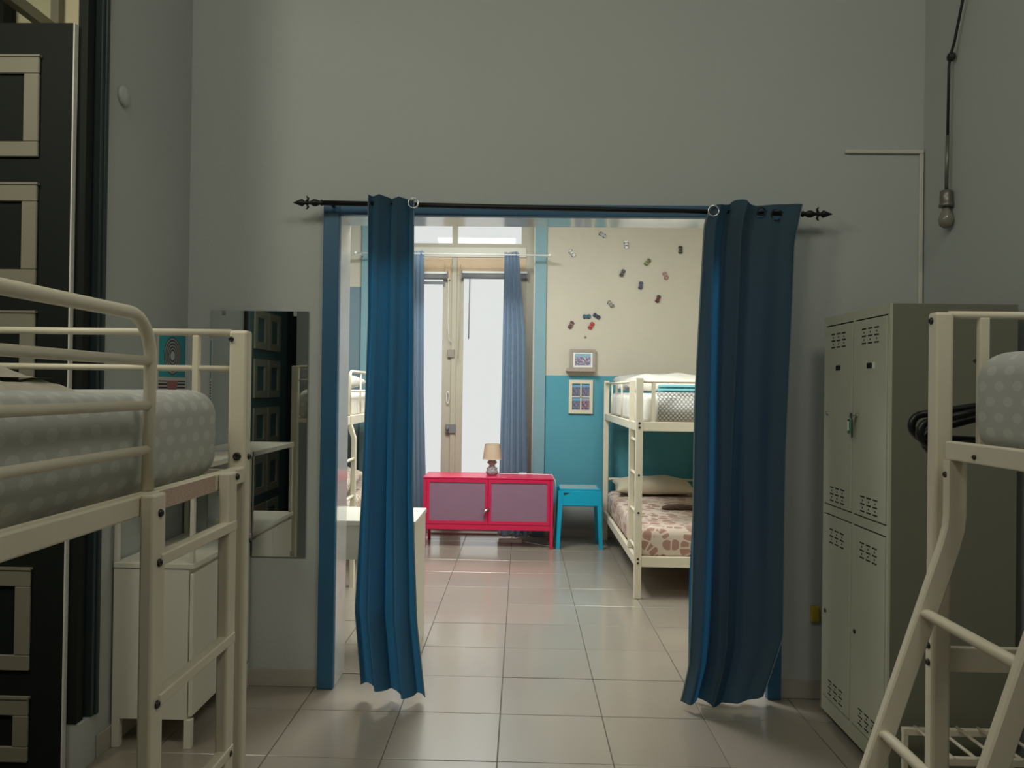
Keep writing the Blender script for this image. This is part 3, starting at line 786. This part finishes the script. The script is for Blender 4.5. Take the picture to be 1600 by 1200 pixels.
path = [(1.083, 1.287), (1.083, 1.15), (1.080, 1.115), (1.068, 1.07), (1.05, 1.015), (.715, .0)]
ldr = obj('ladder', sweep_rect(new(), path, .0245, (1.945, .013)), 'white_metal', rb)
obj('stile', sweep_rect(new(), path, .0245, (1.560, .013)), 'white_metal', ldr)
for z in (.906, .606, .306):
    x = .715 + (1.05-.715)*z/1.015 - .004
    obj('rung', T([(x-.012, 1.936, z), (x-.010, 1.930, z), (x, 1.925, z), (x, 1.573, z)], [.004, .010, .0135, .0135], 12), 'white_metal', ldr)
for z in (1.640,): bolt(rb, (1.061, 2.02, z), 'X', -1, .009)
for z in (.80, .757): bolt(rb, (1.061, 2.02, z), 'X', -1, .009)
bolt(rb, (1.060, 1.945, 1.25), 'X', -1); bolt(rb, (1.064, 1.83, 1.303), 'X', -1, .006)
mattress('bed_mattress', 'mattress in pale grey rosette sheet on the right loft bed', 1.118, 1.84, .07, 1.93, 1.306, 1.552, M['polka'], .06)

# black hangers hung on the end of the right bed
def hanger(x, y, z, tilt, lab, w_=.20):
    t = thing('clothes_hanger', lab, 'hanger', (x, y, z), 'black hangers on the right bed')
    def rot(p):
        a = tilt; return (x + p[0]*math.cos(a) - p[1]*math.sin(a), y, z + p[0]*math.sin(a) + p[1]*math.cos(a))
    out = []
    for s in (-1, 1):
        for k in range(9):
            a = PI/2 - PI*k/8 if s > 0 else -PI/2 - PI*k/8
            out.append(rot((s*(w_-.035)+.032*math.cos(a), -.165+.032*math.sin(a)*1.0)))
        out.append(rot((0, -.200 if s > 0 else -.105)))
    obj('shoulders', tube(new(), out, .011, 8, closed=True), 'black_plastic', t)
    hk = [rot((0, -.11)), rot((0, -.06)), rot((.004, -.035))] + [rot((.0+.022*math.sin(a)*1.0-.0, -.012+.022*-math.cos(a)+.012)) for a in [0.4+k*.45 for k in range(9)]]
    obj('hook', T(hk, .006, 8), 'black_plastic', t)
    return t
hanger(1.245, 2.065, 1.520, .05, 'black plastic hanger hung on the right bed end, nearest the post')
hanger(1.262, 2.100, 1.505, .10, 'black plastic hanger behind the first on the right bed end', .195)
hanger(1.255, 2.135, 1.525, -.02, 'black plastic hanger at the back of the bunch on the right bed end', .185)

# ------------------------------------------------------------------ lockers
lk = thing('locker_unit', 'grey-green steel locker unit with four doors beside the curtain', 'locker', (1.62, 3.215, 0))
LX, LX2, LY0, LY1, LZ = 1.378, 1.845, 2.905, 3.525, 1.790
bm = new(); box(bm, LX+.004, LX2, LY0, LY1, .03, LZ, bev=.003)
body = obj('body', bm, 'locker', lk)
obj('plinth', B(LX+.02, LX2, LY0+.01, LY1-.01, 0, .03), 'black', lk)
bm = new()
for a, b_ in ((LY0, LY0+.016), (3.206, 3.224), (LY1-.016, LY1)): box(bm, LX-.004, LX+.0048, a, b_, .03, LZ)
for a, b_ in ((LY0+.016, 3.206), (3.224, LY1-.016)):
    for c, d in ((.03, .095), (.915, .953), (LZ-.038, LZ)): box(bm, LX-.004, LX+.0048, a, b_, c, d)
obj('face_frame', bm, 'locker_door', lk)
obj('door_gap', B(LX+.002, LX+.0042, LY0+.014, LY1-.014, .06, LZ-.03), 'black', lk)
def vents(bm, yc, zc):
    for r in range(5):
        for c in range(3):
            y = yc+(c-1)*.055; z = zc+(2-r)*.0145
            if r % 2 == 0: box(bm, LX-.0075, LX-.002, y-.019, y+.019, z-.003, z+.003)
            else: box(bm, LX-.0075, LX-.002, y-.004, y+.004, z-.0035, z+.0035)
for (y0, y1) in ((LY0+.018, 3.204), (3.226, LY1-.018)):
    for (z0, z1, za, zb) in ((.957, 1.748, 1.68, 1.008), (.099, .911, .822, .155)):
        d = obj('door', B(LX-.007, LX+.001, y0+.002, y1-.002, z0+.002, z1-.002, bev=.0015, seg=1), 'locker_door', lk)
        bm = new(); yc = (y0+y1)/2; vents(bm, yc, za); vents(bm, yc, zb)
        obj('vent_slots', bm, 'black', d, kind='stuff')
        if z0 > .5:
            obj('number_plate', B(LX-.010, LX-.006, yc-.022, yc+.022, 1.550, 1.572, bev=.001, seg=1), 'black_plastic', d)
            if y0 < 3.1: obj('label_slip', B(LX-.011, LX-.006, yc-.040, yc-.026, 1.548, 1.574), 'white_plastic', d)
        obj('lock', lathe(new(), [(.009, 0), (.009, -.004), (.004, -.005)], (LX-.007, y1-.028, 1.36 if z0 > .5 else .48), 12, 'X'), 'bolt' if z0 < .5 else 'steel', d)
ky = thing('key_ring', 'small key on a green tag hanging from the upper locker door', 'key', (LX-.02, 3.175, 1.36))
obj('key_blade', box(B(LX-.030, LX-.012, 3.170, 3.182, 1.357, 1.363), LX-.032, LX-.028, 3.162, 3.184, 1.348, 1.372, bev=.001), 'steel', ky)
obj('ring', ring(new(), (LX-.030, 3.186, 1.352), .012, .0015, 'X', 14, 6), 'steel', ky)
obj('fob', box(new(), LX-.033, LX-.027, 3.186, 3.208, 1.285, 1.345, bev=.003), 'tag_green', ky)
obj('fob_paper', box(new(), LX-.0342, LX-.032, 3.190, 3.204, 1.298, 1.336), 'white_plastic', ky)
obj('second_key', box(new(), LX-.030, LX-.027, 3.168, 3.176, 1.270, 1.345), 'bolt', ky)

# low white rack standing in front of the locker side
rk = thing('shoe_rack', 'low white metal rack on the floor behind the right bed ladder', 'rack', (1.60, 2.70, 0))
for y, z in ((2.84, .228), (2.60, .236)):
    obj('rail', B(1.40, 1.80, y-.010, y+.010, z-.016, z+.010, bev=.003), 'white_metal', rk)
for x in (1.41, 1.79):
    for y, z in ((2.84, .23), (2.60, .24)): obj('leg', B(x-.009, x+.009, y-.009, y+.009, 0, z, bev=.002), 'white_metal', rk)
for k in range(5):
    x = 1.45+.075*k; obj('slat', T([(x, 2.59, .242), (x, 2.85, .238)], .006, 8), 'white_metal', rk)

# ------------------------------------------------------------------ far room: bunk bed on the right
bk = thing('bunk_bed', 'cream metal bunk bed with floral lower bed under the toy-car wall', 'bunk bed', (1.27, 6.45, 0), 'far room bunk beds')
BX0, BX1, BY0, BY1 = .800, 1.74, 5.38, 7.50
for x in (BX0, BX1-.05):
    for y in (BY0, BY1-.04): obj('post', B(x, x+.05, y, y+.04, 0, 1.545, bev=.006), 'white_metal', bk)
for z0, z1 in ((1.170, 1.235), (.223, .295)):
    for y in (BY0+.004, BY1-.036): obj('end_rail', B(BX0+.05, BX1-.05, y, y+.03, z0, z1, bev=.003), 'white_metal', bk)
    for x in (BX0+.006, BX1-.036): obj('side_rail', B(x, x+.03, BY0+.04, BY1-.04, z0, z1-.006, bev=.003), 'white_metal', bk)
for y in (BY0+.02, BY1-.02):
    obj('guard_rail', T([(BX0+.05, y, 1.517), (BX1-.05, y, 1.517)], .011), 'white_metal', bk)
    for x in (.923, 1.27, 1.60): obj('guard_bar', B(x-.013, x+.013, y-.008, y+.008, 1.235, 1.51, bev=.003), 'white_metal', bk)
obj('guard_rail', T([(BX0+.02, 5.72, 1.517), (BX0+.02, BY1-.03, 1.517)], .010), 'white_metal', bk)
for y in (6.3, 6.98): obj('guard_bar', T([(BX0+.02, y, 1.23), (BX0+.02, y, 1.51)], .007), 'white_metal', bk)
l2 = obj('ladder', B(BX0+.0, BX0+.04, 5.70, 5.732, .295, 1.530, bev=.004), 'white_metal', bk)
for z in (.345, .595, .862, 1.10): obj('rung', T([(BX0+.02, BY0+.03, z), (BX0+.02, 5.71, z)], .011, 10), 'white_metal', l2)
obj('headboard_rail', T([(BX0+.05, BY1-.02, .595), (BX1-.05, BY1-.02, .595)], .012), 'white_metal', bk)
for x in (.935, 1.60): obj('headboard_bar', B(x-.013, x+.013, BY1-.028, BY1-.012, .295, .59), 'white_metal', bk)
for z in (1.195, 1.225): bolt(bk, (.825, BY0, z), 'Y', -1, .008)
for z in (.25, .28, .60, .862): bolt(bk, (.825, BY0, z), 'Y', -1, .008)
for y in [5.6+.25*k for k in range(8)]:
    obj('slat', B(BX0+.036, BX1-.036, y, y+.05, .245, .262), 'white_metal', bk)
    obj('slat', B(BX0+.036, BX1-.036, y, y+.05, 1.185, 1.202), 'white_metal', bk)
mattress('bunk_mattress', 'floral pink-beige mattress on the lower bunk under the toy-car wall', .845, 1.70, 5.425, 7.45, .262, .485, M['floral'], .05)
um = mattress('bunk_mattress', 'white-sheeted mattress with dotted end on the upper bunk under toy cars', .865, 1.69, 5.46, 7.45, 1.202, 1.430, M['white_fabric'], .05)
bm = new(); box(bm, .925, 1.695, 5.425, 5.75, 1.21, 1.442)
bmesh.ops.bevel(bm, geom=list(bm.edges), offset=.035, segments=4, affect='EDGES')
for f in bm.faces: f.smooth = True
obj('dotted_cover', bm, 'lattice', um, uv=True)

def pillow(label, c, lx, ly, h, m, rz_=0., tilt=0., name='pillow', n=22, group=None):
    bm = new()
    for sgn in (1, -1):
        g = []
        for i in range(n+1):
            r = []
            for j in range(n+1):
                u, v = i/n*2-1, j/n*2-1
                k = ((1-abs(u)**2.6)*(1-abs(v)**2.6))
                hh = h*max(0, k)**.42*(1+.07*math.sin(4*u+3*v+c[0]*9)+.05*math.sin(9*u-2*v))
                pin = 1-.09*(1-abs(u))*abs(v)**4; pin2 = 1-.09*(1-abs(v))*abs(u)**4
                r.append(bm.verts.new((u*lx*pin2, v*ly*pin, sgn*hh*(1. if sgn > 0 else .55))))
            g.append(r)
        for i in range(n):
            for j in range(n):
                f = bm.faces.new((g[i][j], g[i+1][j], g[i+1][j+1], g[i][j+1])); f.smooth = True
    bmesh.ops.remove_doubles(bm, verts=bm.verts, dist=.0006)
    Mx = Matrix.Translation(c) @ Matrix.Rotation(rz_, 4, 'Z') @ Matrix.Rotation(tilt, 4, 'X')
    bm.transform(Mx)
    o = obj(name, bm, m, uv=True)
    return tag(o, label, 'pillow', group)
pillow('beige pillow at the head of the floral lower bunk', (1.24, 7.22, .560), .37, .20, .085, 'beige_fabric', tilt=.12)
pillow('dotted pillow leaning at the head of the upper bunk', (1.22, 7.20, 1.515), .36, .20, .085, 'dot_pillow', tilt=.22)
pillow('white pillow lying on the upper bunk behind the turquoise blanket', (1.28, 6.75, 1.505), .38, .24, .10, 'white_fabric', tilt=.06)
bl_ = thing('folded_blanket', 'folded turquoise towel on the upper bunk under toy cars', 'towel', (1.33, 5.75, 1.44))
for k, (z, dx) in enumerate(((1.444, 0.0), (1.472, .012))):
    bm = new(); pts_o = []
    box(bm, 1.02+dx, 1.66, 5.63+.01*k, 5.90, z, z+.027)
    bmesh.ops.bevel(bm, geom=list(bm.edges), offset=.012, segments=3, affect='EDGES')
    for f in bm.faces: f.smooth = True
    obj('fold', bm, 'turq_fabric', bl_)
tag(obj('rolled_belt', T([(1.155, 6.30, .500), (1.20, 6.29, .507), (1.24, 6.30, .508), (1.30, 6.31, .507), (1.36, 6.30, .508), (1.43, 6.30, .505)], [.012, .024, .022, .025, .022, .020], 10), 'brown_fabric'), 'dark brown rolled cloth lying on the floral lower bunk', 'cloth')

# far room: bunk bed on the left, half hidden
bl2 = thing('bunk_bed', 'cream metal bunk bed seen between frame and front curtain', 'bunk bed', (-1.68, 6.3, 0), 'far room bunk beds')
QX0, QX1, QY0, QY1 = -2.16, -1.235, 5.20, 7.35
for x in (QX0, QX1-.045):
    for y in (QY0, QY1-.04): obj('post', B(x, x+.045, y, y+.04, 0, 1.45, bev=.006), 'white_metal', bl2)
for z0, z1 in ((1.175, 1.240), (.40, .47)):
    for x in (QX0, QX1-.035): obj('side_rail', B(x, x+.03, QY0+.04, QY1-.04, z0, z1, bev=.003), 'white_metal', bl2)
    for y in (QY0+.005, QY1-.035): obj('end_rail', B(QX0+.045, QX1-.045, y, y+.03, z0, z1, bev=.003), 'white_metal', bl2)
arc = [(QX1-.015, 5.61-.05*math.sin(a), 1.515+.05*math.cos(a)) for a in [PI/2*k/6 for k in range(7)]]
obj('guard_rail', T([(QX1-.015, QY1-.02, 1.565), (QX1-.015, 5.7, 1.565)] + arc + [(QX1-.015, 5.56, 1.24)], .011, 10), 'white_metal', bl2)
obj('guard_bar', T([(QX1-.015, 5.56, 1.42), (QX1-.015, QY1-.02, 1.42)], .009, 8), 'white_metal', bl2)
for y in (5.93, 6.6): obj('guard_bar', T([(QX1-.015, y, 1.24), (QX1-.015, y, 1.565)], .008, 8), 'white_metal', bl2)
pth = [(QX1-.01, 1.24), (QX1-.01, 1.17), (QX1+.02, 1.08), (QX1+.02, .0)]
l3 = obj('ladder', sweep_rect(new(), pth, .018, (5.56, .018)), 'white_metal', bl2)
obj('stile', sweep_rect(new(), pth, .018, (5.24, .018)), 'white_metal', l3)
for z in (.38, .66, .93): obj('rung', T([(QX1+.02, 5.24, z), (QX1+.02, 5.56, z)], .012, 8), 'white_metal', l3)
mattress('bunk_mattress', 'white-sheeted mattress on the upper bunk behind the front curtain', -2.11, -1.285, 5.26, 7.30, 1.205, 1.415, M['white_fabric'], .05)
mattress('bunk_mattress', 'beige floral mattress on the lower bunk behind the front curtain', -2.11, -1.285, 5.26, 7.30, .42, .60, M['floral_small'], .05)
pillow('patterned pillow on the upper bunk behind the front curtain', (-1.55, 6.1, 1.475), .25, .36, .08, 'dot_pillow', tilt=.05)
pillow('floral pillow on the lower bunk behind the front curtain', (-1.50, 5.98, .695), .21, .36, .105, 'floral_small', tilt=.1)

# ------------------------------------------------------------------ far room: desk against the partition
dk = thing('desk', 'white desk standing behind the wall beside the front curtain', 'desk', (-1.1, 4.3, 0))
obj('top', B(-1.62, -.552, 4.05, 4.53, .715, .742, bev=.003), 'white_wood', dk)
obj('side_panel', B(-.580, -.556, 4.07, 4.52, 0, .715, bev=.002), 'white_wood', dk)
obj('side_panel', B(-1.615, -1.59, 4.07, 4.52, 0, .715, bev=.002), 'white_wood', dk)
obj('back_panel', B(-1.59, -.580, 4.075, 4.093, .53, .715), 'white_wood', dk)

# ------------------------------------------------------------------ red cabinet, lamp, side table
rc = thing('metal_cabinet', 'red metal cabinet with dark mesh doors under the French doors', 'cabinet', (-.29, 7.2, 0))
CX0, CX1, CY0, CY1, CZ0, CZ1 = -.885, .300, 7.0, 7.40, .165, .628
obj('carcass', box(box(box(box(new(), CX0, CX0+.012, CY0+.02, CY1, CZ0, CZ1), CX1-.012, CX1, CY0+.02, CY1, CZ0, CZ1), CX0, CX1, CY1-.01, CY1, CZ0, CZ1), CX0, CX1, CY0+.02, CY1, CZ0, CZ0+.012), 'red', rc)
obj('top', B(CX0-.004, CX1+.004, CY0-.004, CY1+.004, CZ1, CZ1+.016, bev=.003), 'red', rc)
for x in (CX0, CX1-.028):
    for y in (CY0, CY1-.028): obj('leg', B(x, x+.028, y, y+.028, 0, CZ1, bev=.003), 'red', rc)
obj('front_rail', B(CX0+.028, CX1-.028, CY0, CY0+.02, CZ0, CZ0+.05, bev=.002), 'red', rc)
xm = (CX0+CX1)/2
for x0, x1 in ((CX0+.03, xm-.002), (xm+.002, CX1-.03)):
    d = obj('door', box(box(box(box(new(), x0, x1, CY0-.004, CY0+.014, CZ1-.032, CZ1-.002), x0, x1, CY0-.004, CY0+.014, CZ0+.052, CZ0+.080), x0, x0+.026, CY0-.004, CY0+.014, CZ0+.080, CZ1-.032), x1-.026, x1, CY0-.004, CY0+.014, CZ0+.080, CZ1-.032), 'red', rc)
    obj('mesh_panel', B(x0+.026, x1-.026, CY0+.003, CY0+.008, CZ0+.080, CZ1-.032), 'red_mesh', d)
bm = T([(xm-.045, CY0-.03, .33), (xm-.02, CY0-.028, .345), (xm+.012, CY0-.008, .36)], [.012, .013, .010], 10)
obj('latch', bm, 'steel', rc)
lp = thing('table_lamp', 'small lamp with beige shade and silver base on the red cabinet', 'lamp', (-.268, 7.2, .645))
lc = (-.268, 7.2, .645)
lbm = obj('base', lathe(new(), [(.035, 0), (.052, .006), (.054, .03), (.044, .062), (.026, .085), (.030, .10), (.040, .118), (.036, .135), (.020, .148), (.012, .152)], lc, 20), 'lampbase', lp)
bm = new()
for k in range(9):
    for r, z in ((.051, .03), (.038, .118), (.042, .062)):
        a = 2*PI*k/9+z*20; q = bmesh.ops.create_icosphere(bm, subdivisions=1, radius=.011); 
        for v in q['verts']: v.co += Vector((lc[0]+r*math.cos(a), lc[1]+r*math.sin(a), lc[2]+z))
obj('base_beads', bm, 'lampbase', lp, kind='stuff')
obj('neck', lathe(new(), [(.012, .15), (.012, .19)], lc, 12), 'white_plastic', lp)
bm = new(); segs = 28
for (r0, z0), (r1, z1) in (((.088, .150), (.070, .290)), ((.086, .150), (.068, .290))):
    a_ = [bm.verts.new((lc[0]+r0*math.cos(2*PI*k/segs), lc[1]+r0*math.sin(2*PI*k/segs), lc[2]+z0)) for k in range(segs)]
    b_ = [bm.verts.new((lc[0]+r1*math.cos(2*PI*k/segs), lc[1]+r1*math.sin(2*PI*k/segs), lc[2]+z1)) for k in range(segs)]
    for k in range(segs):
        f = bm.faces.new((a_[k], a_[(k+1) % segs], b_[(k+1) % segs], b_[k])); f.smooth = True
obj('shade', bm, 'shade', lp)
obj('shade_ring', ring(ring(new(), (lc[0], lc[1], lc[2]+.290), .070, .0025, 'Z', 28, 6), (lc[0], lc[1], lc[2]+.150), .088, .0025, 'Z', 28, 6), 'cream_frame', lp)
obj('cord', T([(-.22, 7.22, .655), (-.12, 7.26, .652), (.05, 7.28, .651), (.20, 7.25, .651), (.295, 7.21, .652), (.325, 7.20, .60), (.335, 7.21, .45), (.325, 7.24, .20), (.31, 7.28, .02)], .0045, 8), 'white_plastic', lp)
obj('cord_switch', B(-.02, .06, 7.255, 7.285, .645, .662, bev=.005), 'white_plastic', lp)
ex = thing('extension_lead', 'white extension lead lying on the floor under the red cabinet', 'cable', (-.1, 7.25, 0))
obj('socket_block', B(-.20, .02, 7.26, 7.31, .001, .035, bev=.006), 'white_plastic', ex)
obj('cord', T([(.02, 7.285, .018), (.09, 7.25, .008), (.18, 7.18, .006), (.27, 7.12, .006), (.30, 7.20, .006), (.315, 7.35, .007)], .005, 8), 'white_plastic', ex)

sd = thing('side_table', 'turquoise side table with drawer box between red cabinet and bunk', 'table', (.55, 7.23, 0))
TX0, TX1, TY0, TY1 = .350, .738, 7.03, 7.40
bm = new()
def taper(bm, x0, x1, z0, x0b, x1b, z1, y0, y1):
    q = [(x0, z0), (x1, z0), (x1b, z1), (x0b, z1)]; prism(bm, q, y0, y1)
obj('box', B(TX0+.012, TX1-.012, TY0+.01, TY1, .39, .538, bev=.004), 'turq', sd)
obj('drawer_front', B(TX0+.03, TX1-.03, TY0-.002, TY0+.012, .395, .532, bev=.003), 'turq', sd)
obj('finger_cutout', prism(new(), [(TX0+.045, .512), (TX0+.105, .512), (TX0+.052, .490)], TY0-.0035, TY0), 'black', sd)
def marble():
    k = N('speckled_grey_top', .15); v = k.noise(45, 6); k.base(k.mix(v, (.25, .36, .38), (.62, .66, .62))); return k.m
obj('inset_top', B(TX0+.018, TX1-.018, TY0+.018, TY1-.01, .538, .545), marble(), sd)
obj('rim', box(box(box(new(), TX0+.010, TX1-.010, TY0+.004, TY0+.020, .536, .549), TX0+.010, TX0+.02, TY0+.02, TY1, .536, .549), TX1-.02, TX1-.010, TY0+.02, TY1, .536, .549), 'turq', sd)
for x, sx in ((TX0+.02, -1), (TX1-.02, 1)):
    for y, sy in ((TY0+.012, -1), (TY1-.02, 1)):
        bm = new(); a = []
        for z, dx, dy, hw in ((.53, 0, 0, .021), (.0, sx*.022, sy*.008, .016)):
            a.append([bm.verts.new((x+dx+i*hw, y+dy+j*hw*.8, z)) for i, j in ((-1, -1), (1, -1), (1, 1), (-1, 1))])
        for k in range(4): bm.faces.new((a[0][k], a[0][(k+1) % 4], a[1][(k+1) % 4], a[1][k]))
        bm.faces.new(a[0]); bm.faces.new(a[1][::-1])
        obj('leg', bm, 'turq', sd)

# ------------------------------------------------------------------ far wall: pictures and toy cars
lg = thing('picture_ledge', 'short taupe picture ledge just above the teal wall', 'shelf', (.575, 7.58, 1.633))
obj('shelf', B(.435, .720, 7.535, YF, 1.633, 1.650, bev=.002), 'taupe', lg)
obj('lip', B(.435, .720, 7.525, 7.535, 1.633, 1.668, bev=.002), 'taupe', lg)
pf = thing('wall_picture', 'taupe framed colour photograph standing on the ledge', 'picture', (.597, 7.58, 1.650), 'framed photographs by the French doors')
x0, x1, z0, z1, y = .474, .722, 1.650, 1.852, 7.575
obj('frame', box(box(box(box(new(), x0, x1, y, y+.02, z1-.026, z1), x0, x1, y, y+.02, z0, z0+.026), x0, x0+.028, y, y+.02, z0+.026, z1-.026), x1-.028, x1, y, y+.02, z0+.026, z1-.026), 'taupe', pf)
obj('mount', B(x0+.028, x1-.028, y+.008, y+.018, z0+.026, z1-.026), 'white_plastic', pf)
uvquad('photo', [(x0+.046, y+.0075, z0+.046), (x1-.046, y+.0075, z0+.046), (x1-.046, y+.0075, z1-.042), (x0+.046, y+.0075, z1-.042)], 'photo_a', pf)
pf = thing('wall_picture', 'cream window-style frame with four photographs on the teal wall', 'picture', (.585, 7.6, 1.22), 'framed photographs by the French doors')
x0, x1, z0, z1, y = .467, .703, 1.220, 1.552, 7.598
obj('frame', box(box(box(box(new(), x0, x1, y, YF, z1-.036, z1), x0, x1, y, YF, z0, z0+.036), x0, x0+.032, y, YF, z0+.036, z1-.036), x1-.032, x1, y, YF, z0+.036, z1-.036), 'cream_frame', pf)
xm2, zm = (x0+x1)/2, (z0+z1)/2
obj('muntin', box(box(new(), xm2-.006, xm2+.006, y+.004, YF, z0+.036, z1-.036), x0+.032, x1-.032, y+.004, YF, zm-.005, zm+.005), 'cream_frame', pf)
for i, (a, b_) in enumerate(((x0+.032, xm2-.006), (xm2+.006, x1-.032))):
    for j, (c, d) in enumerate(((z0+.036, zm-.005), (zm+.005, z1-.036))):
        uvquad('photo', [(a, YF-.008, c), (b_, YF-.008, c), (b_, YF-.008, d), (a, YF-.008, d)], ('photo_b', 'photo_c', 'photo_c', 'photo_b')[2*i+j] if j == 0 else 'photo_b', pf)

def car(px, pz, ang, cols, lab, L=.078, W=.035):
    t = thing('toy_car', lab, 'toy car', (px, YF-.013, pz), 'toy cars stuck on the wall')
    Mx = Matrix.Translation((px, YF, pz)) @ Matrix.Rotation(-ang, 4, 'Y') @ Matrix.Rotation(PI/2, 4, 'X')
    def fin(bm, name, m, par):
        bm.transform(Mx); return obj(name, bm, m, par)
    bm = new(); box(bm, -L/2, L/2, -W/2, W/2, .005, .016)
    bmesh.ops.bevel(bm, geom=list(bm.edges), offset=.004, segments=2, affect='EDGES')
    fin(bm, 'body', cols[0], t)
    bm = new(); q = [(-.5, 1), (.5, 1)]
    v = [bm.verts.new(p) for p in ((-L*.30, -W*.44, .015), (L*.18, -W*.44, .015), (L*.18, W*.44, .015), (-L*.30, W*.44, .015), (-L*.20, -W*.36, .026), (L*.06, -W*.36, .026), (L*.06, W*.36, .026), (-L*.20, W*.36, .026))]
    for f in ((0, 1, 2, 3), (4, 5, 6, 7), (0, 1, 5, 4), (1, 2, 6, 5), (2, 3, 7, 6), (3, 0, 4, 7)): bm.faces.new([v[i] for i in f])
    cab = fin(bm, 'cabin', cols[1], t)
    bm = new(); box(bm, -L*.19, L*.05, -W*.34, W*.34, .0255, .0275); fin(bm, 'roof', cols[0], t)
    for x in (-L*.3, L*.3):
        for s in (-1, 1):
            bm = new(); lathe(bm, [(.0068, -.004), (.0068, .004)], (x, s*W*.46, .0068), 10, 'Y'); fin(bm, 'wheel', 'black_plastic', t)
cm = lambda n, c: mat('toy_paint_'+n, c, .3, var=0, coat=.4)
K = {n: cm(n, c) for n, c in dict(black=(.012, .012, .014), white=(.55, .54, .52), purple=(.16, .13, .28), grey=(.25, .24, .23), green=(.08, .12, .04), yellow=(.45, .42, .12), red=(.42, .03, .03), navy=(.02, .03, .08), teal=(.02, .10, .15), olive=(.16, .17, .12), maroon=(.12, .03, .03), pink=(.42, .18, .16)).items()}
def wx(px): return (px-815.1)*7.62/1200
D = lambda a: math.radians(a)
# x, z measured on the wall, angle of the car's length to the horizontal
cars = [(.779, 2.992, -33, 'black', 'white', 'black and white toy car nearest the top of the opening'),
 (1.015, 2.893, -84, 'white', 'purple', 'white and purple toy car standing upright below the topmost car'),
 (.481, 2.805, -48, 'grey', 'white', 'silver-grey toy car closest to the French doors, high up'),
 (1.548, 2.85, 90, 'black', 'olive', 'dark toy car alone near the front curtain'),
 (1.225, 2.724, 50, 'green', 'yellow', 'green and yellow striped toy car tilted above the red ones'),
 (.980, 2.614, 64, 'black', 'black', 'all-black tilted toy car in the middle of the swarm'),
 (1.403, 2.593, -66, 'pink', 'grey', 'faded red and grey toy car beside the front curtain'),
 (1.161, 2.493, 82, 'navy', 'purple', 'navy and purple upright toy car between black and red cars'),
 (1.333, 2.362, 70, 'black', 'red', 'black and red toy car, lowest on the front curtain side'),
 (.868, 2.306, -50, 'olive', 'white', 'grey-green toy car tilted alone above the blue pair'),
 (.634, 2.181, 3, 'teal', 'teal', 'teal toy car lying level beside a navy one'),
 (.732, 2.185, -32, 'navy', 'navy', 'navy toy car tilted beside the level teal one'),
 (.479, 2.096, 62, 'maroon', 'grey', 'maroon toy car lowest on the French door side'),
 (.679, 2.090, 58, 'red', 'red', 'all-red tilted toy car below the teal and navy pair')]
for x, z, a, c1_, c2_, lab in cars: car(x, z, D(a), (K[c1_], K[c2_]), lab)
tag(obj('wall_peg', lathe(new(), [(.010, 0), (.011, -.008), (.007, -.014), (.001, -.016)], (.622, YF, 1.978), 12, 'Y'), 'taupe'), 'small brown peg on the wall between toy cars and ledge', 'peg')
